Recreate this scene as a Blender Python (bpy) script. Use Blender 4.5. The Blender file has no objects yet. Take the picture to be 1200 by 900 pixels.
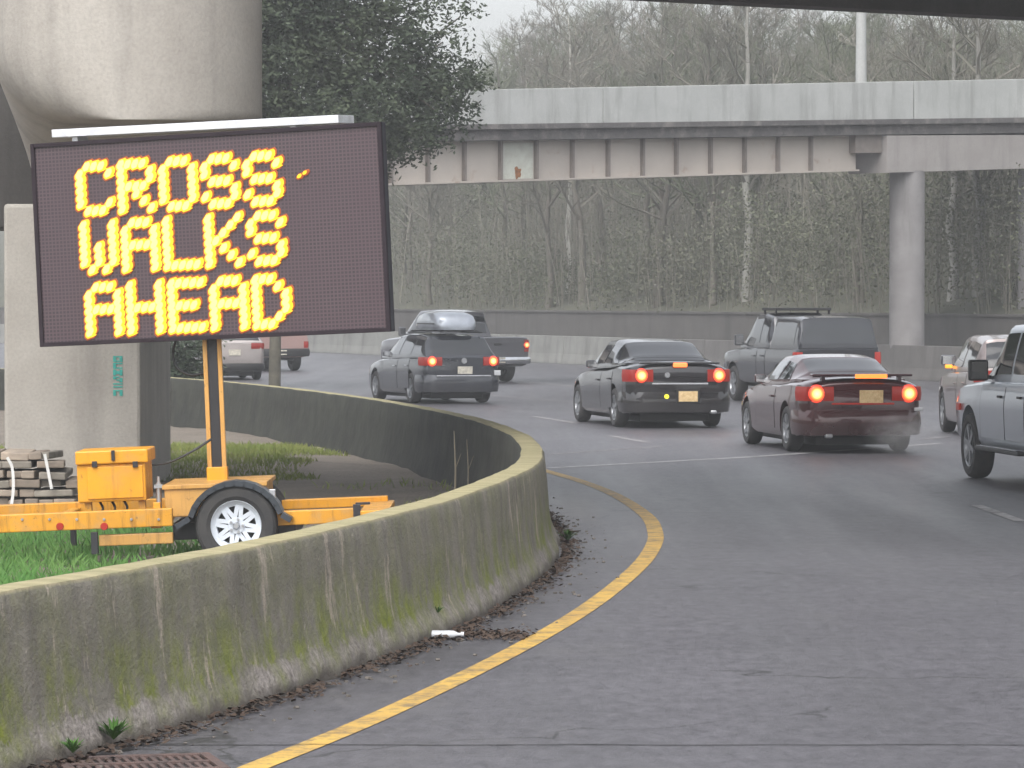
import bpy, bmesh, math, random
import numpy as np
from mathutils import Vector, Matrix, noise as mnoise

R = math.radians
SC = bpy.context.scene
COL = SC.collection
rng = random.Random(7)

# ------------------------------------------------------------------ camera, sky, sun, exposure
HAZE = 0.0014
FPX, HOR, EYE = 4500.0, 350.0, 2.24          # focal length in pixels of a 1200 px wide frame, horizon row, eye height
cam = bpy.data.cameras.new("camera")
cam.sensor_width = 36.0
cam.lens = FPX / 1200.0 * 36.0
cam.clip_start, cam.clip_end = 0.5, 4000.0
cam_o = bpy.data.objects.new("camera", cam)
cam_o.location = (0, 0, EYE)
cam_o.rotation_euler = (R(90) - math.atan(100.0 / FPX), 0, 0)
COL.objects.link(cam_o)
SC.camera = cam_o

SUN_EL, SUN_AZ = R(54), R(198)                # azimuth clockwise from +Y: behind the camera, veiled by cloud
W = bpy.data.worlds.new("World")
SC.world = W
W.use_nodes = True
wn = W.node_tree
wn.nodes.clear()
sky = wn.nodes.new("ShaderNodeTexSky")
sky.sky_type = 'NISHITA'
sky.sun_disc = False
sky.sun_elevation = SUN_EL
sky.sun_rotation = SUN_AZ
sky.air_density = 1.0
sky.dust_density = 4.0
sky.ozone_density = 1.0
hsv = wn.nodes.new("ShaderNodeHueSaturation")
hsv.inputs['Saturation'].default_value = 0.22     # overcast: cloud takes the blue out
bg = wn.nodes.new("ShaderNodeBackground")
bg.inputs['Strength'].default_value = 0.15
wo = wn.nodes.new("ShaderNodeOutputWorld")
wn.links.new(sky.outputs[0], hsv.inputs['Color'])
wn.links.new(hsv.outputs[0], bg.inputs['Color'])
wn.links.new(bg.outputs[0], wo.inputs['Surface'])

sl = bpy.data.lights.new("sun", 'SUN')
sl.energy = 0.5
sl.angle = R(60)
sl.color = (1.0, 0.96, 0.9)
sun = bpy.data.objects.new("sun", sl)
sd = Vector((math.sin(SUN_AZ) * math.cos(SUN_EL), math.cos(SUN_AZ) * math.cos(SUN_EL), math.sin(SUN_EL)))
sun.rotation_euler = sd.to_track_quat('Z', 'Y').to_euler()
sun.location = (0, 0, 60)
COL.objects.link(sun)

vs = SC.view_settings
vs.view_transform = 'Standard'
vs.look = 'None'
vs.exposure = 1.15
vs.gamma = 1.0
vs.use_curve_mapping = False
SC.cycles.use_denoising = True


def P(x, y, Y):
    """real point at depth Y that the photo shows at pixel x, y (1200 x 900)"""
    return Vector(((x - 600) / FPX * Y, Y, EYE - (y - HOR) / FPX * Y))


def G(x, y, z=0.0):
    Y = FPX * (EYE - z) / (y - HOR)
    return Vector(((x - 600) / FPX * Y, Y, z))


# ------------------------------------------------------------------ materials
def new_mat(name):
    m = bpy.data.materials.new(name)
    m.use_nodes = True
    nt = m.node_tree
    b = nt.nodes["Principled BSDF"]
    return m, nt, b


def N(nt, typ, **kw):
    n = nt.nodes.new(typ)
    for k, v in kw.items():
        if hasattr(n, k):
            setattr(n, k, v)
        else:
            n.inputs[k].default_value = v
    return n


def L(nt, a, b):
    nt.links.new(a, b)


def rgba(c):
    return (c[0], c[1], c[2], 1.0)


def coords(nt, kind='Object', scale=(1, 1, 1)):
    tc = nt.nodes.new("ShaderNodeTexCoord")
    mp = nt.nodes.new("ShaderNodeMapping")
    mp.inputs['Scale'].default_value = scale
    L(nt, tc.outputs[kind], mp.inputs['Vector'])
    return mp.outputs[0]


def noise(nt, vec, scale, detail=4, rough=0.55, lo=0.35, hi=0.65):
    n = nt.nodes.new("ShaderNodeTexNoise")
    n.inputs['Scale'].default_value = scale
    n.inputs['Detail'].default_value = detail
    n.inputs['Roughness'].default_value = rough
    L(nt, vec, n.inputs['Vector'])
    r = nt.nodes.new("ShaderNodeMapRange")
    r.inputs['From Min'].default_value = lo
    r.inputs['From Max'].default_value = hi
    L(nt, n.outputs['Fac'], r.inputs['Value'])
    return r.outputs[0]


def mix(nt, fac, a, b):
    m = nt.nodes.new("ShaderNodeMix")
    m.data_type = 'RGBA'
    for s, v in ((0, fac), (6, a), (7, b)):
        if isinstance(v, (int, float)):
            m.inputs[s].default_value = v
        elif isinstance(v, tuple):
            m.inputs[s].default_value = rgba(v)
        else:
            L(nt, v, m.inputs[s])
    return m.outputs[2]


def math_n(nt, op, a, b=None, clamp=False):
    m = nt.nodes.new("ShaderNodeMath")
    m.operation = op
    m.use_clamp = clamp
    for i, v in ((0, a), (1, b)):
        if v is None:
            continue
        if isinstance(v, (int, float)):
            m.inputs[i].default_value = v
        else:
            L(nt, v, m.inputs[i])
    return m.outputs[0]


def bump(nt, b, h, strength=0.3, dist=0.01):
    bn = nt.nodes.new("ShaderNodeBump")
    bn.inputs['Strength'].default_value = strength
    bn.inputs['Distance'].default_value = dist
    L(nt, h, bn.inputs['Height'])
    L(nt, bn.outputs[0], b.inputs['Normal'])


def simple(name, c, rough=0.5, metal=0.0, c2=None, nscale=6.0, coat=0.0, spec=None, bmp=0.0, lo=.35, hi=.65, kind='Object', vscale=(1, 1, 1), detail=4):
    m, nt, b = new_mat(name)
    b.inputs['Roughness'].default_value = rough
    b.inputs['Metallic'].default_value = metal
    if coat:
        b.inputs['Coat Weight'].default_value = coat
        b.inputs['Coat Roughness'].default_value = 0.06
    if spec is not None:
        b.inputs['Specular IOR Level'].default_value = spec
    if c2 is None:
        c2 = tuple(v * 0.8 for v in c)
    v = coords(nt, kind, vscale)
    f = noise(nt, v, nscale, detail, lo=lo, hi=hi)
    L(nt, mix(nt, f, c, c2), b.inputs['Base Color'])
    if bmp:
        bump(nt, b, noise(nt, v, nscale * 3, 4), bmp, 0.01)
    return m


def emit(name, c, strength, base=(0.2, 0.02, 0.01)):
    m, nt, b = new_mat(name)
    b.inputs['Base Color'].default_value = rgba(base)
    b.inputs['Roughness'].default_value = 0.25
    b.inputs['Emission Color'].default_value = rgba(c)
    b.inputs['Emission Strength'].default_value = strength
    return m


M = {}


def build_materials():
    # asphalt
    m, nt, b = new_mat("asphalt")
    v = coords(nt)
    fine = noise(nt, v, 55, 3, .7, .3, .7)
    patch = noise(nt, v, 0.35, 5, .6, .35, .68)
    vl = coords(nt, 'Object', (1.0, 0.06, 1))
    streak = noise(nt, vl, 1.1, 4, .6, .38, .66)
    coarse = noise(nt, coords(nt, 'Object', (1, .45, 1)), 9, 6, .8, .36, .64)
    fine = math_n(nt, 'ADD', math_n(nt, 'MULTIPLY', fine, .45), math_n(nt, 'MULTIPLY', coarse, .55))
    c = mix(nt, fine, (0.025, 0.0245, 0.0285), (0.128, 0.123, 0.138))
    c2 = mix(nt, patch, c, mix(nt, fine, (0.042, 0.041, 0.047), (0.162, 0.156, 0.174)))
    c3 = mix(nt, math_n(nt, 'MULTIPLY', streak, 0.18), c2, (0.035, 0.033, 0.036))
    specks = noise(nt, v, 16, 2, .5, .70, .74)
    c4 = mix(nt, math_n(nt, 'MULTIPLY', specks, 0.5), c3, (0.19, 0.18, 0.17))
    # worn pale patches on the ramp
    worn = math_n(nt, 'MULTIPLY', noise(nt, coords(nt, 'Object', (1, .4, 1)), .8, 5, .65, .56, .72), .5)
    c5 = mix(nt, worn, c4, (0.125, 0.12, 0.122))
    vor = nt.nodes.new("ShaderNodeTexVoronoi")
    vor.feature = 'DISTANCE_TO_EDGE'
    vor.inputs['Scale'].default_value = .16
    wv = nt.nodes.new("ShaderNodeMix")
    wv.data_type = 'VECTOR'
    wv.inputs[0].default_value = .12
    nz = nt.nodes.new("ShaderNodeTexNoise")
    nz.inputs['Scale'].default_value = 1.2
    nz.inputs['Detail'].default_value = 6
    L(nt, v, nz.inputs['Vector'])
    va = nt.nodes.new("ShaderNodeVectorMath")
    va.operation = 'MULTIPLY_ADD'
    va.inputs[1].default_value = (1.6, 1.6, 0)
    L(nt, nz.outputs['Color'], va.inputs[0])
    L(nt, v, va.inputs[2])
    L(nt, va.outputs[0], vor.inputs['Vector'])
    ck = nt.nodes.new("ShaderNodeMapRange")
    ck.inputs['From Min'].default_value = .0034
    ck.inputs['From Max'].default_value = .0012
    L(nt, vor.outputs['Distance'], ck.inputs['Value'])
    crack = math_n(nt, 'MULTIPLY', ck.outputs[0], noise(nt, v, .5, 3, .5, .42, .52))
    c5 = mix(nt, math_n(nt, 'MULTIPLY', crack, .8), c5, (0.02, 0.02, 0.02))
    # scoured pale strip on the shoulder beside the barrier bend
    sx_ = nt.nodes.new("ShaderNodeVectorMath")
    sx_.operation = 'MULTIPLY_ADD'
    c0_ = G(672, 592)
    sx_.inputs[1].default_value = (1.9, .17, 0)
    sx_.inputs[2].default_value = (-c0_.x * 1.9, -c0_.y * .17, 0)
    L(nt, v, sx_.inputs[0])
    dl = nt.nodes.new("ShaderNodeVectorMath")
    dl.operation = 'LENGTH'
    L(nt, sx_.outputs[0], dl.inputs[0])
    dm = nt.nodes.new("ShaderNodeMapRange")
    dm.inputs['From Min'].default_value = 1.1
    dm.inputs['From Max'].default_value = .3
    L(nt, math_n(nt, 'ADD', dl.outputs['Value'], math_n(nt, 'MULTIPLY', noise(nt, v, 2.5, 6, .7, .2, .8), .7)), dm.inputs['Value'])
    c5 = mix(nt, math_n(nt, 'MULTIPLY', dm.outputs[0], .6), c5, (0.24, 0.215, 0.205))
    oil = math_n(nt, 'MULTIPLY', noise(nt, v, 2.3, 5, .6, .66, .76), .55)
    c5 = mix(nt, oil, c5, (0.03, 0.028, 0.03))
    L(nt, c5, b.inputs['Base Color'])
    rr = nt.nodes.new("ShaderNodeMapRange")
    rr.inputs['To Min'].default_value = 0.45
    rr.inputs['To Max'].default_value = 0.36
    L(nt, streak, rr.inputs['Value'])
    L(nt, rr.outputs[0], b.inputs['Roughness'])
    bump(nt, b, fine, 0.8, 0.008)
    M['asphalt'] = m

    def paint(name, c, c2):
        m, nt, b = new_mat(name)
        v = coords(nt)
        f1 = noise(nt, v, 5, 8, .82, .47, .60)
        f2 = noise(nt, v, 1.6, 3, .5, .3, .7)
        cc = mix(nt, f2, c, c2)
        L(nt, mix(nt, math_n(nt, 'MULTIPLY', f1, .75), cc, (0.09, 0.08, 0.07)), b.inputs['Base Color'])
        b.inputs['Roughness'].default_value = 0.6
        return m
    M['yellow_line'] = paint("yellow_road_paint", (0.60, 0.38, 0.075), (0.46, 0.28, 0.07))
    M['white_line'] = paint("white_road_paint", (0.50, 0.49, 0.50), (0.30, 0.29, 0.30))
    M['faint_line'] = paint("worn_paint_and_glare", (0.30, 0.29, 0.30), (0.16, 0.15, 0.16))
    M['seam'] = simple("tar_seam", (0.016, 0.016, 0.018), .5)

    # mossy barrier concrete, UV: u metres along, v metres up
    m, nt, b = new_mat("mossy_concrete")
    tc = nt.nodes.new("ShaderNodeTexCoord")
    sep = nt.nodes.new("ShaderNodeSeparateXYZ")
    L(nt, tc.outputs['UV'], sep.inputs[0])
    u, h = sep.outputs[0], sep.outputs[1]
    uv = tc.outputs['UV']

    def mp(sx, sy):
        q = nt.nodes.new("ShaderNodeMapping")
        q.inputs['Scale'].default_value = (sx, sy, 1)
        L(nt, uv, q.inputs['Vector'])
        return q.outputs[0]
    v1 = mp(1, 1)
    base = mix(nt, noise(nt, v1, 3, 6, .65, .3, .7), (0.235, 0.218, 0.180), (0.130, 0.121, 0.098))
    runs = noise(nt, mp(5.5, .55), 1.0, 5, .65, .46, .68)
    base = mix(nt, math_n(nt, 'MULTIPLY', runs, .55), base, (0.060, 0.053, 0.043))
    fine = noise(nt, v1, 34, 4, .7, .3, .7)
    base = mix(nt, math_n(nt, 'MULTIPLY', fine, .5), base, (0.19, 0.17, 0.14))
    # moss, stronger low down and in runs
    mlow = nt.nodes.new("ShaderNodeMapRange")
    mlow.inputs['From Min'].default_value = 0.62
    mlow.inputs['From Max'].default_value = 0.22
    L(nt, h, mlow.inputs['Value'])
    mf = math_n(nt, 'MULTIPLY', noise(nt, mp(1.7, 1.0), 1.6, 8, .75, .42, .60), math_n(nt, 'ADD', math_n(nt, 'MULTIPLY', mlow.outputs[0], .75), .25), True)
    base = mix(nt, mf, base, mix(nt, noise(nt, v1, 12, 3, .6, .3, .7), (0.20, 0.225, 0.022), (0.105, 0.13, 0.02)))
    # pale spalls with their own shapes
    sp = noise(nt, mp(2.4, .62), 1.25, 8, .8, .565, .62)
    base = mix(nt, math_n(nt, 'MULTIPLY', sp, .85), base, (0.36, 0.31, 0.25))
    sp2 = noise(nt, v1, 8, 4, .7, .66, .70)
    base = mix(nt, math_n(nt, 'MULTIPLY', sp2, .8), base, (0.34, 0.31, 0.26))
    # scoured pale foot with ragged top
    ragged = math_n(nt, 'ADD', h, math_n(nt, 'MULTIPLY', noise(nt, mp(1.6, 1), 2.2, 8, .8, .2, .8), -.22))
    ft = nt.nodes.new("ShaderNodeMapRange")
    ft.inputs['From Min'].default_value = 0.085
    ft.inputs['From Max'].default_value = 0.055
    L(nt, ragged, ft.inputs['Value'])
    fade = noise(nt, mp(1.1, .6), 1.0, 5, .7, .36, .60)
    base = mix(nt, math_n(nt, 'MULTIPLY', ft.outputs[0], fade), base, mix(nt, noise(nt, v1, 22, 4, .7, .35, .65), (0.36, 0.325, 0.30), (0.15, 0.13, 0.115)))
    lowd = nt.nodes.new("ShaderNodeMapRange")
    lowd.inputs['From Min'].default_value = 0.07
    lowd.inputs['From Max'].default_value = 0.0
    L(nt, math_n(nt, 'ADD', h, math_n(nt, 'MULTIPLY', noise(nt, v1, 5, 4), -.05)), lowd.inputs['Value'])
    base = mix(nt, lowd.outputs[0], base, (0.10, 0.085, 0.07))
    # lichen on the top
    tp = nt.nodes.new("ShaderNodeMapRange")
    tp.inputs['From Min'].default_value = 0.83
    tp.inputs['From Max'].default_value = 0.855
    L(nt, h, tp.inputs['Value'])
    topc = mix(nt, noise(nt, v1, 9, 5, .7, .35, .65), (0.40, 0.345, 0.20), (0.25, 0.235, 0.12))
    base = mix(nt, tp.outputs[0], base, topc)
    L(nt, base, b.inputs['Base Color'])
    b.inputs['Roughness'].default_value = 0.92
    bump(nt, b, math_n(nt, 'ADD', fine, noise(nt, v1, 7, 5)), 0.6, 0.012)
    M['mossy'] = m

    M['inner_dark'] = simple("dark_inner_face", (0.042, 0.044, 0.034), .95, c2=(0.022, 0.023, 0.019), nscale=2.2, detail=7, bmp=.4)  # darker tone for the inner face of the barrier

    def concrete(name, a, c, stain=(0.09, 0.085, 0.08), st=.5, vs=(1, 1, .12), nscale=1.3):
        m, nt, b = new_mat(name)
        v = coords(nt)
        f = noise(nt, v, 1.2, 6, .65, .3, .7)
        col = mix(nt, f, a, c)
        col = mix(nt, math_n(nt, 'MULTIPLY', noise(nt, coords(nt, 'Object', vs), nscale, 5, .65, .5, .72), st), col, stain)
        col = mix(nt, math_n(nt, 'MULTIPLY', noise(nt, v, 30, 3, .7, .4, .7), .2), col, stain)
        L(nt, col, b.inputs['Base Color'])
        b.inputs['Roughness'].default_value = .85
        bump(nt, b, noise(nt, v, 18, 4, .7), .25, .006)
        return m
    M['pier'] = concrete("pier_concrete", (0.44, 0.415, 0.375), (0.35, 0.325, 0.29), st=.4)
    M['pier_dark'] = concrete("shaded_beam_concrete", (0.034, 0.030, 0.028), (0.022, 0.020, 0.019))  # dark tone stands for the shade behind the pier cap
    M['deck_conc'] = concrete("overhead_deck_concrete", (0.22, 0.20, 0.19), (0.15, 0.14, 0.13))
    M['parapet'] = concrete("parapet_concrete", (0.42, 0.43, 0.42), (0.34, 0.35, 0.34), (0.17, 0.17, 0.16), .6, (1, 1, .10), 2.4)
    M['slab_edge'] = concrete("shaded_stained_slab_edge", (0.10, 0.095, 0.095), (0.05, 0.047, 0.05), (0.27, 0.25, 0.23), .6, (1, 1, 1), 2.2)  # dark base holds the shade under the parapet, paler stains over it
    M['bridge_conc'] = concrete("bridge_concrete", (0.33, 0.31, 0.30), (0.27, 0.25, 0.24))
    M['column'] = concrete("column_concrete", (0.27, 0.26, 0.26), (0.18, 0.17, 0.17), st=.6, nscale=2.2)
    M['median'] = concrete("median_barrier_concrete", (0.255, 0.255, 0.24), (0.185, 0.185, 0.172), (0.08, 0.078, 0.072), .7)
    M['median_shaded'] = concrete("shaded_barrier_concrete", (0.17, 0.16, 0.155), (0.12, 0.115, 0.11), (0.06, 0.057, 0.055), .6)  # bridge shadow on the right-hand segments put into the colour
    M['retaining'] = concrete("retaining_wall_concrete", (0.115, 0.107, 0.100), (0.085, 0.079, 0.074), (0.045, 0.042, 0.040), .6)
    # girder paint with rust
    m, nt, b = new_mat("girder_paint")
    v = coords(nt)
    col = mix(nt, noise(nt, v, .5, 4, .6, .3, .7), (0.46, 0.415, 0.37), (0.35, 0.315, 0.285))
    col = mix(nt, math_n(nt, 'MULTIPLY', noise(nt, v, 1.7, 6, .7, .58, .70), .6), col, (0.24, 0.13, 0.08))
    L(nt, col, b.inputs['Base Color'])
    b.inputs['Roughness'].default_value = .6
    M['girder'] = m
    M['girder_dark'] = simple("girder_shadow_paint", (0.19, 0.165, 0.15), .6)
    M['panel_white'] = simple("replaced_panel_paint", (0.50, 0.52, 0.46), .6, c2=(0.43, 0.43, 0.38))
    M['grate'] = simple("grate_iron", (0.12, 0.075, 0.065), .8, c2=(0.075, 0.055, 0.052), nscale=14)
    M['rust'] = simple("rust", (0.30, 0.12, 0.04), .9, c2=(0.15, 0.07, 0.03), nscale=14)

    # soils and plants
    m, nt, b = new_mat("verge_soil")
    v = coords(nt)
    col = mix(nt, noise(nt, v, 1.4, 6, .7, .3, .7), (0.20, 0.17, 0.14), (0.125, 0.105, 0.085))
    col = mix(nt, noise(nt, v, 26, 4, .7, .5, .75), col, (0.24, 0.21, 0.17))
    L(nt, col, b.inputs['Base Color'])
    b.inputs['Roughness'].default_value = .95
    bump(nt, b, noise(nt, v, 20, 4), .6, .02)
    M['soil'] = m
    M['hill'] = simple("woodland_floor", (0.080, 0.080, 0.056), .95, c2=(0.06, 0.06, 0.042), nscale=.6)
    M['ground'] = simple("open_ground", (0.08, 0.085, 0.05), .95, c2=(0.06, 0.055, 0.04), nscale=.2)

    def leafmat(name, a, c, nscale=.8, tr=0.0):
        m, nt, b = new_mat(name)
        v = coords(nt)
        col = mix(nt, noise(nt, v, nscale, 3, .6, .32, .68), a, c)
        oi = nt.nodes.new("ShaderNodeObjectInfo")
        hs = nt.nodes.new("ShaderNodeHueSaturation")
        L(nt, col, hs.inputs['Color'])
        r = nt.nodes.new("ShaderNodeMapRange")
        r.inputs['To Min'].default_value = .75
        r.inputs['To Max'].default_value = 1.3
        L(nt, oi.outputs['Random'], r.inputs['Value'])
        L(nt, r.outputs[0], hs.inputs['Value'])
        L(nt, hs.outputs[0], b.inputs['Base Color'])
        b.inputs['Roughness'].default_value = .75
        b.inputs['Specular IOR Level'].default_value = .25
        return m
    M['grass'] = leafmat("bright_grass", (0.060, 0.17, 0.035), (0.11, 0.21, 0.055), 1.5)
    M['dull_grass'] = leafmat("dull_grass", (0.13, 0.18, 0.04), (0.22, 0.24, 0.07), 1.2)
    M['evergreen'] = leafmat("evergreen_leaves", (0.034, 0.050, 0.032), (0.075, 0.092, 0.054), .8)
    M['weed'] = leafmat("weed_leaves", (0.04, 0.11, 0.02), (0.08, 0.16, 0.03), 3)
    M['bush'] = leafmat("bramble_leaves", (0.080, 0.090, 0.056), (0.108, 0.108, 0.078), .25)
    M['twig'] = leafmat("twigs", (0.165, 0.150, 0.130), (0.120, 0.120, 0.092), .5)
    M['twig_green'] = leafmat("mossy_twigs", (0.125, 0.138, 0.092), (0.095, 0.105, 0.07), .5)
    M['bark'] = leafmat("bark", (0.13, 0.115, 0.10), (0.085, 0.085, 0.065), 2)
    M['pale_bark'] = leafmat("pale_bark", (0.36, 0.35, 0.32), (0.22, 0.215, 0.19), 1.6)
    M['dark_bark'] = simple("wet_post", (0.12, 0.11, 0.085), .9, c2=(0.075, 0.07, 0.055))
    M['litter'] = leafmat("dead_leaves", (0.055, 0.035, 0.026), (0.085, 0.06, 0.045), 9)
    M['straw'] = simple("dry_stem", (0.30, 0.26, 0.19), .9)
    M['pebble'] = simple("pebbles", (0.15, 0.135, 0.12), .9, c2=(0.08, 0.07, 0.06), nscale=9)

    # trailer
    def ypaint(name, c, c2, wear):
        m, nt, b = new_mat(name)
        v = coords(nt)
        col = mix(nt, noise(nt, v, 2.5, 4, .6, .3, .7), c, c2)
        drip = noise(nt, coords(nt, 'Object', (9, 9, .9)), 1.6, 5, .65, .52, .74)
        col = mix(nt, math_n(nt, 'MULTIPLY', drip, wear), col, (0.16, 0.075, 0.02))
        chips = noise(nt, v, 17, 6, .75, .62, .66)
        col = mix(nt, math_n(nt, 'MULTIPLY', chips, wear * .9), col, (0.10, 0.045, 0.02))
        dust = noise(nt, v, 5, 6, .7, .5, .75)
        col = mix(nt, math_n(nt, 'MULTIPLY', dust, wear * .6), col, (0.42, 0.30, 0.14))
        L(nt, col, b.inputs['Base Color'])
        rr_ = nt.nodes.new("ShaderNodeMapRange")
        rr_.inputs['To Min'].default_value = .38
        rr_.inputs['To Max'].default_value = .75
        L(nt, dust, rr_.inputs['Value'])
        L(nt, rr_.outputs[0], b.inputs['Roughness'])
        bump(nt, b, noise(nt, v, 4, 3), .08, .01)
        M[name] = m
    ypaint('yellow', (0.74, 0.345, 0.012), (0.64, 0.275, 0.013), .45)
    ypaint('yellow_worn', (0.72, 0.34, 0.022), (0.52, 0.235, 0.02), .85)
    ypaint('yellow_faded', (0.62, 0.34, 0.09), (0.48, 0.25, 0.06), .6)
    M['dark_steel'] = simple("dark_steel", (0.03, 0.03, 0.034), .5, .2)
    M['fender'] = simple("fender_plastic", (0.035, 0.042, 0.052), .4)
    M['galv'] = simple("galvanised", (0.55, 0.56, 0.58), .35, .8)
    M['alu'] = simple("aluminium_edge", (0.78, 0.80, 0.84), .35, .3)
    M['rubber'] = simple("tyre_rubber", (0.028, 0.028, 0.03), .8, c2=(0.045, 0.043, 0.042), nscale=8)
    M['white_rim'] = simple("white_wheel", (0.66, 0.71, 0.78), .4, c2=(0.55, 0.59, 0.64))
    M['black'] = simple("black_plastic", (0.015, 0.015, 0.016), .5)
    M['reflector'] = simple("red_reflector", (0.42, 0.03, 0.02), .25)
    M['solar'] = simple("solar_cells", (0.012, 0.014, 0.03), .2)

    # sign face: dark acrylic over a fine lattice
    m, nt, b = new_mat("sign_face")
    v = coords(nt)
    lat = nt.nodes.new("ShaderNodeTexBrick")
    lat.offset = 0.0
    lat.inputs['Scale'].default_value = 1.0
    lat.inputs['Brick Width'].default_value = .0336
    lat.inputs['Row Height'].default_value = .0311
    lat.inputs['Mortar Size'].default_value = .0060
    lat.inputs['Color1'].default_value = rgba((0.040, 0.031, 0.037))
    lat.inputs['Color2'].default_value = rgba((0.047, 0.036, 0.043))
    lat.inputs['Mortar'].default_value = rgba((0.094, 0.066, 0.074))
    mp2 = nt.nodes.new("ShaderNodeMapping")
    mp2.inputs['Rotation'].default_value = (R(90), 0, 0)
    tc2 = nt.nodes.new("ShaderNodeTexCoord")
    L(nt, tc2.outputs['Object'], mp2.inputs['Vector'])
    L(nt, mp2.outputs[0], lat.inputs['Vector'])
    L(nt, mix(nt, math_n(nt, 'MULTIPLY', noise(nt, v, 2.2, 4, .6, .3, .7), .4), lat.outputs['Color'], (0.07, 0.045, 0.055)), b.inputs['Base Color'])
    b.inputs['Roughness'].default_value = .24
    M['sign_face'] = m
    M['sign_rim'] = simple("sign_rim", (0.030, 0.022, 0.028), .8, spec=.15)
    M['sign_case'] = simple("sign_case", (0.03, 0.03, 0.04), .5)
    M['led_core'] = emit("led_core", (1.0, 0.84, 0.17), .85, (.5, .4, .1))
    M['led'] = emit("led_amber", (1.0, 0.56, 0.004), .60, (.5, .3, .02))
    M['led_rim'] = emit("led_bezel_glow", (0.70, 0.12, 0.012), .20, (.2, .06, .02))

    # stones, straps, stencil
    M['stone'] = leafmat("stone_slab", (0.36, 0.295, 0.235), (0.23, 0.195, 0.16), 6)
    M['stone_dark'] = leafmat("dark_stone_slab", (0.25, 0.225, 0.19), (0.17, 0.155, 0.13), 6)
    M['strap'] = simple("white_strap", (0.72, 0.72, 0.70), .5)
    M['teal'] = simple("teal_stencil_paint", (0.03, 0.36, 0.30), .7, c2=(0.06, 0.45, 0.38), nscale=25)

    # vehicles
    def carpaint(name, c, metal=.3, rough=.26):
        m, nt, b = new_mat(name)
        v = coords(nt)
        # road film, thicker low on the body
        sepz = nt.nodes.new("ShaderNodeSeparateXYZ")
        L(nt, v, sepz.inputs[0])
        lo_ = nt.nodes.new("ShaderNodeMapRange")
        lo_.inputs['From Min'].default_value = .75
        lo_.inputs['From Max'].default_value = .2
        L(nt, sepz.outputs[2], lo_.inputs['Value'])
        film = math_n(nt, 'MULTIPLY', math_n(nt, 'ADD', math_n(nt, 'MULTIPLY', lo_.outputs[0], .45), .06), noise(nt, v, 3, 5, .65, .2, .8))
        L(nt, mix(nt, film, c, (0.11, 0.10, 0.095)), b.inputs['Base Color'])
        b.inputs['Metallic'].default_value = metal
        b.inputs['Roughness'].default_value = rough
        b.inputs['Coat Weight'].default_value = .9
        b.inputs['Coat Roughness'].default_value = .04
        return m
    M['p_black'] = carpaint("black_car_paint", (0.012, 0.011, 0.014))
    M['p_red'] = carpaint("maroon_car_paint", (0.052, 0.006, 0.009))
    M['p_blue'] = carpaint("blue_grey_car_paint", (0.030, 0.034, 0.046))
    M['p_grey'] = carpaint("grey_truck_paint", (0.13, 0.13, 0.145))
    M['p_navy'] = carpaint("navy_truck_paint", (0.014, 0.015, 0.022))
    M['p_silver'] = carpaint("silver_truck_paint", (0.46, 0.50, 0.56), .5, .34)
    M['p_mauve'] = carpaint("dusty_mauve_paint", (0.21, 0.17, 0.165), .3, .4)
    M['p_pale'] = carpaint("pale_silver_paint", (0.50, 0.45, 0.43), .4)
    M['p_rust'] = carpaint("rusty_pink_paint", (0.34, 0.22, 0.20), .1, .5)
    m, nt, b = new_mat("tinted_glass")
    L(nt, mix(nt, noise(nt, coords(nt), 1.5, 2), (0.012, 0.014, 0.018), (0.02, 0.022, 0.027)), b.inputs['Base Color'])
    b.inputs['Roughness'].default_value = .05
    b.inputs['IOR'].default_value = 1.52
    b.inputs['Coat Weight'].default_value = .6
    b.inputs['Coat Roughness'].default_value = .03
    M['glass'] = m
    M['chrome'] = simple("chrome", (0.75, 0.76, 0.78), .18, 1.0)
    M['alloy'] = simple("alloy_rim", (0.34, 0.35, 0.37), .35, .7)
    M['plate'] = simple("licence_plate", (0.66, 0.62, 0.52), .5, c2=(0.45, 0.42, 0.36), nscale=18)
    M['plate_warm'] = simple("lit_licence_plate", (0.72, 0.55, 0.30), .5, c2=(0.55, 0.38, 0.18), nscale=18)
    M['tail_dim'] = emit("tail_lamp_lens", (1.0, 0.05, 0.015), .05, (.25, .02, .015))
    M['tail_lit'] = emit("brake_lamp_lens", (1.0, 0.05, 0.018), .05, (.2, .012, .008))
    m, nt, b = new_mat("brake_lamp_bulb")
    ln = nt.nodes.new("ShaderNodeVectorMath")
    ln.operation = 'LENGTH'
    L(nt, coords(nt, 'Object', (1, 0, 1)), ln.inputs[0])
    cr = nt.nodes.new("ShaderNodeValToRGB")
    el = cr.color_ramp.elements
    el[0].position, el[0].color = 0.0, (1, .66, .26, 1)
    el[1].position, el[1].color = 1.0, (.22, .012, .006, 1)
    for p_, c_ in ((.38, (1, .50, .13, 1)), (.58, (1, .16, .03, 1)), (.80, (.55, .035, .012, 1))):
        q_ = el.new(p_)
        q_.color = c_
    L(nt, ln.outputs['Value'], cr.inputs[0])
    L(nt, cr.outputs[0], b.inputs['Emission Color'])
    b.inputs['Emission Strength'].default_value = 1.5
    b.inputs['Base Color'].default_value = (.3, .03, .02, 1)
    b.inputs['Roughness'].default_value = .3
    M['bulb'] = m
    M['chmsl'] = emit("high_brake_lamp", (1.0, 0.20, 0.03), 1.1, (.5, .1, .02))
    M['chmsl_red'] = emit("high_brake_lamp_red", (1.0, 0.20, 0.05), 1.0, (.5, .1, .02))
    M['amber'] = emit("amber_lamp", (1.0, 0.30, 0.02), .9, (.5, .2, .02))
    M['yellow_glow'] = emit("yellow_glow", (0.75, 0.70, 0.03), .6, (.4, .4, .05))
    M['lens_white'] = simple("clear_lens", (0.65, 0.66, 0.68), .15)
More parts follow.
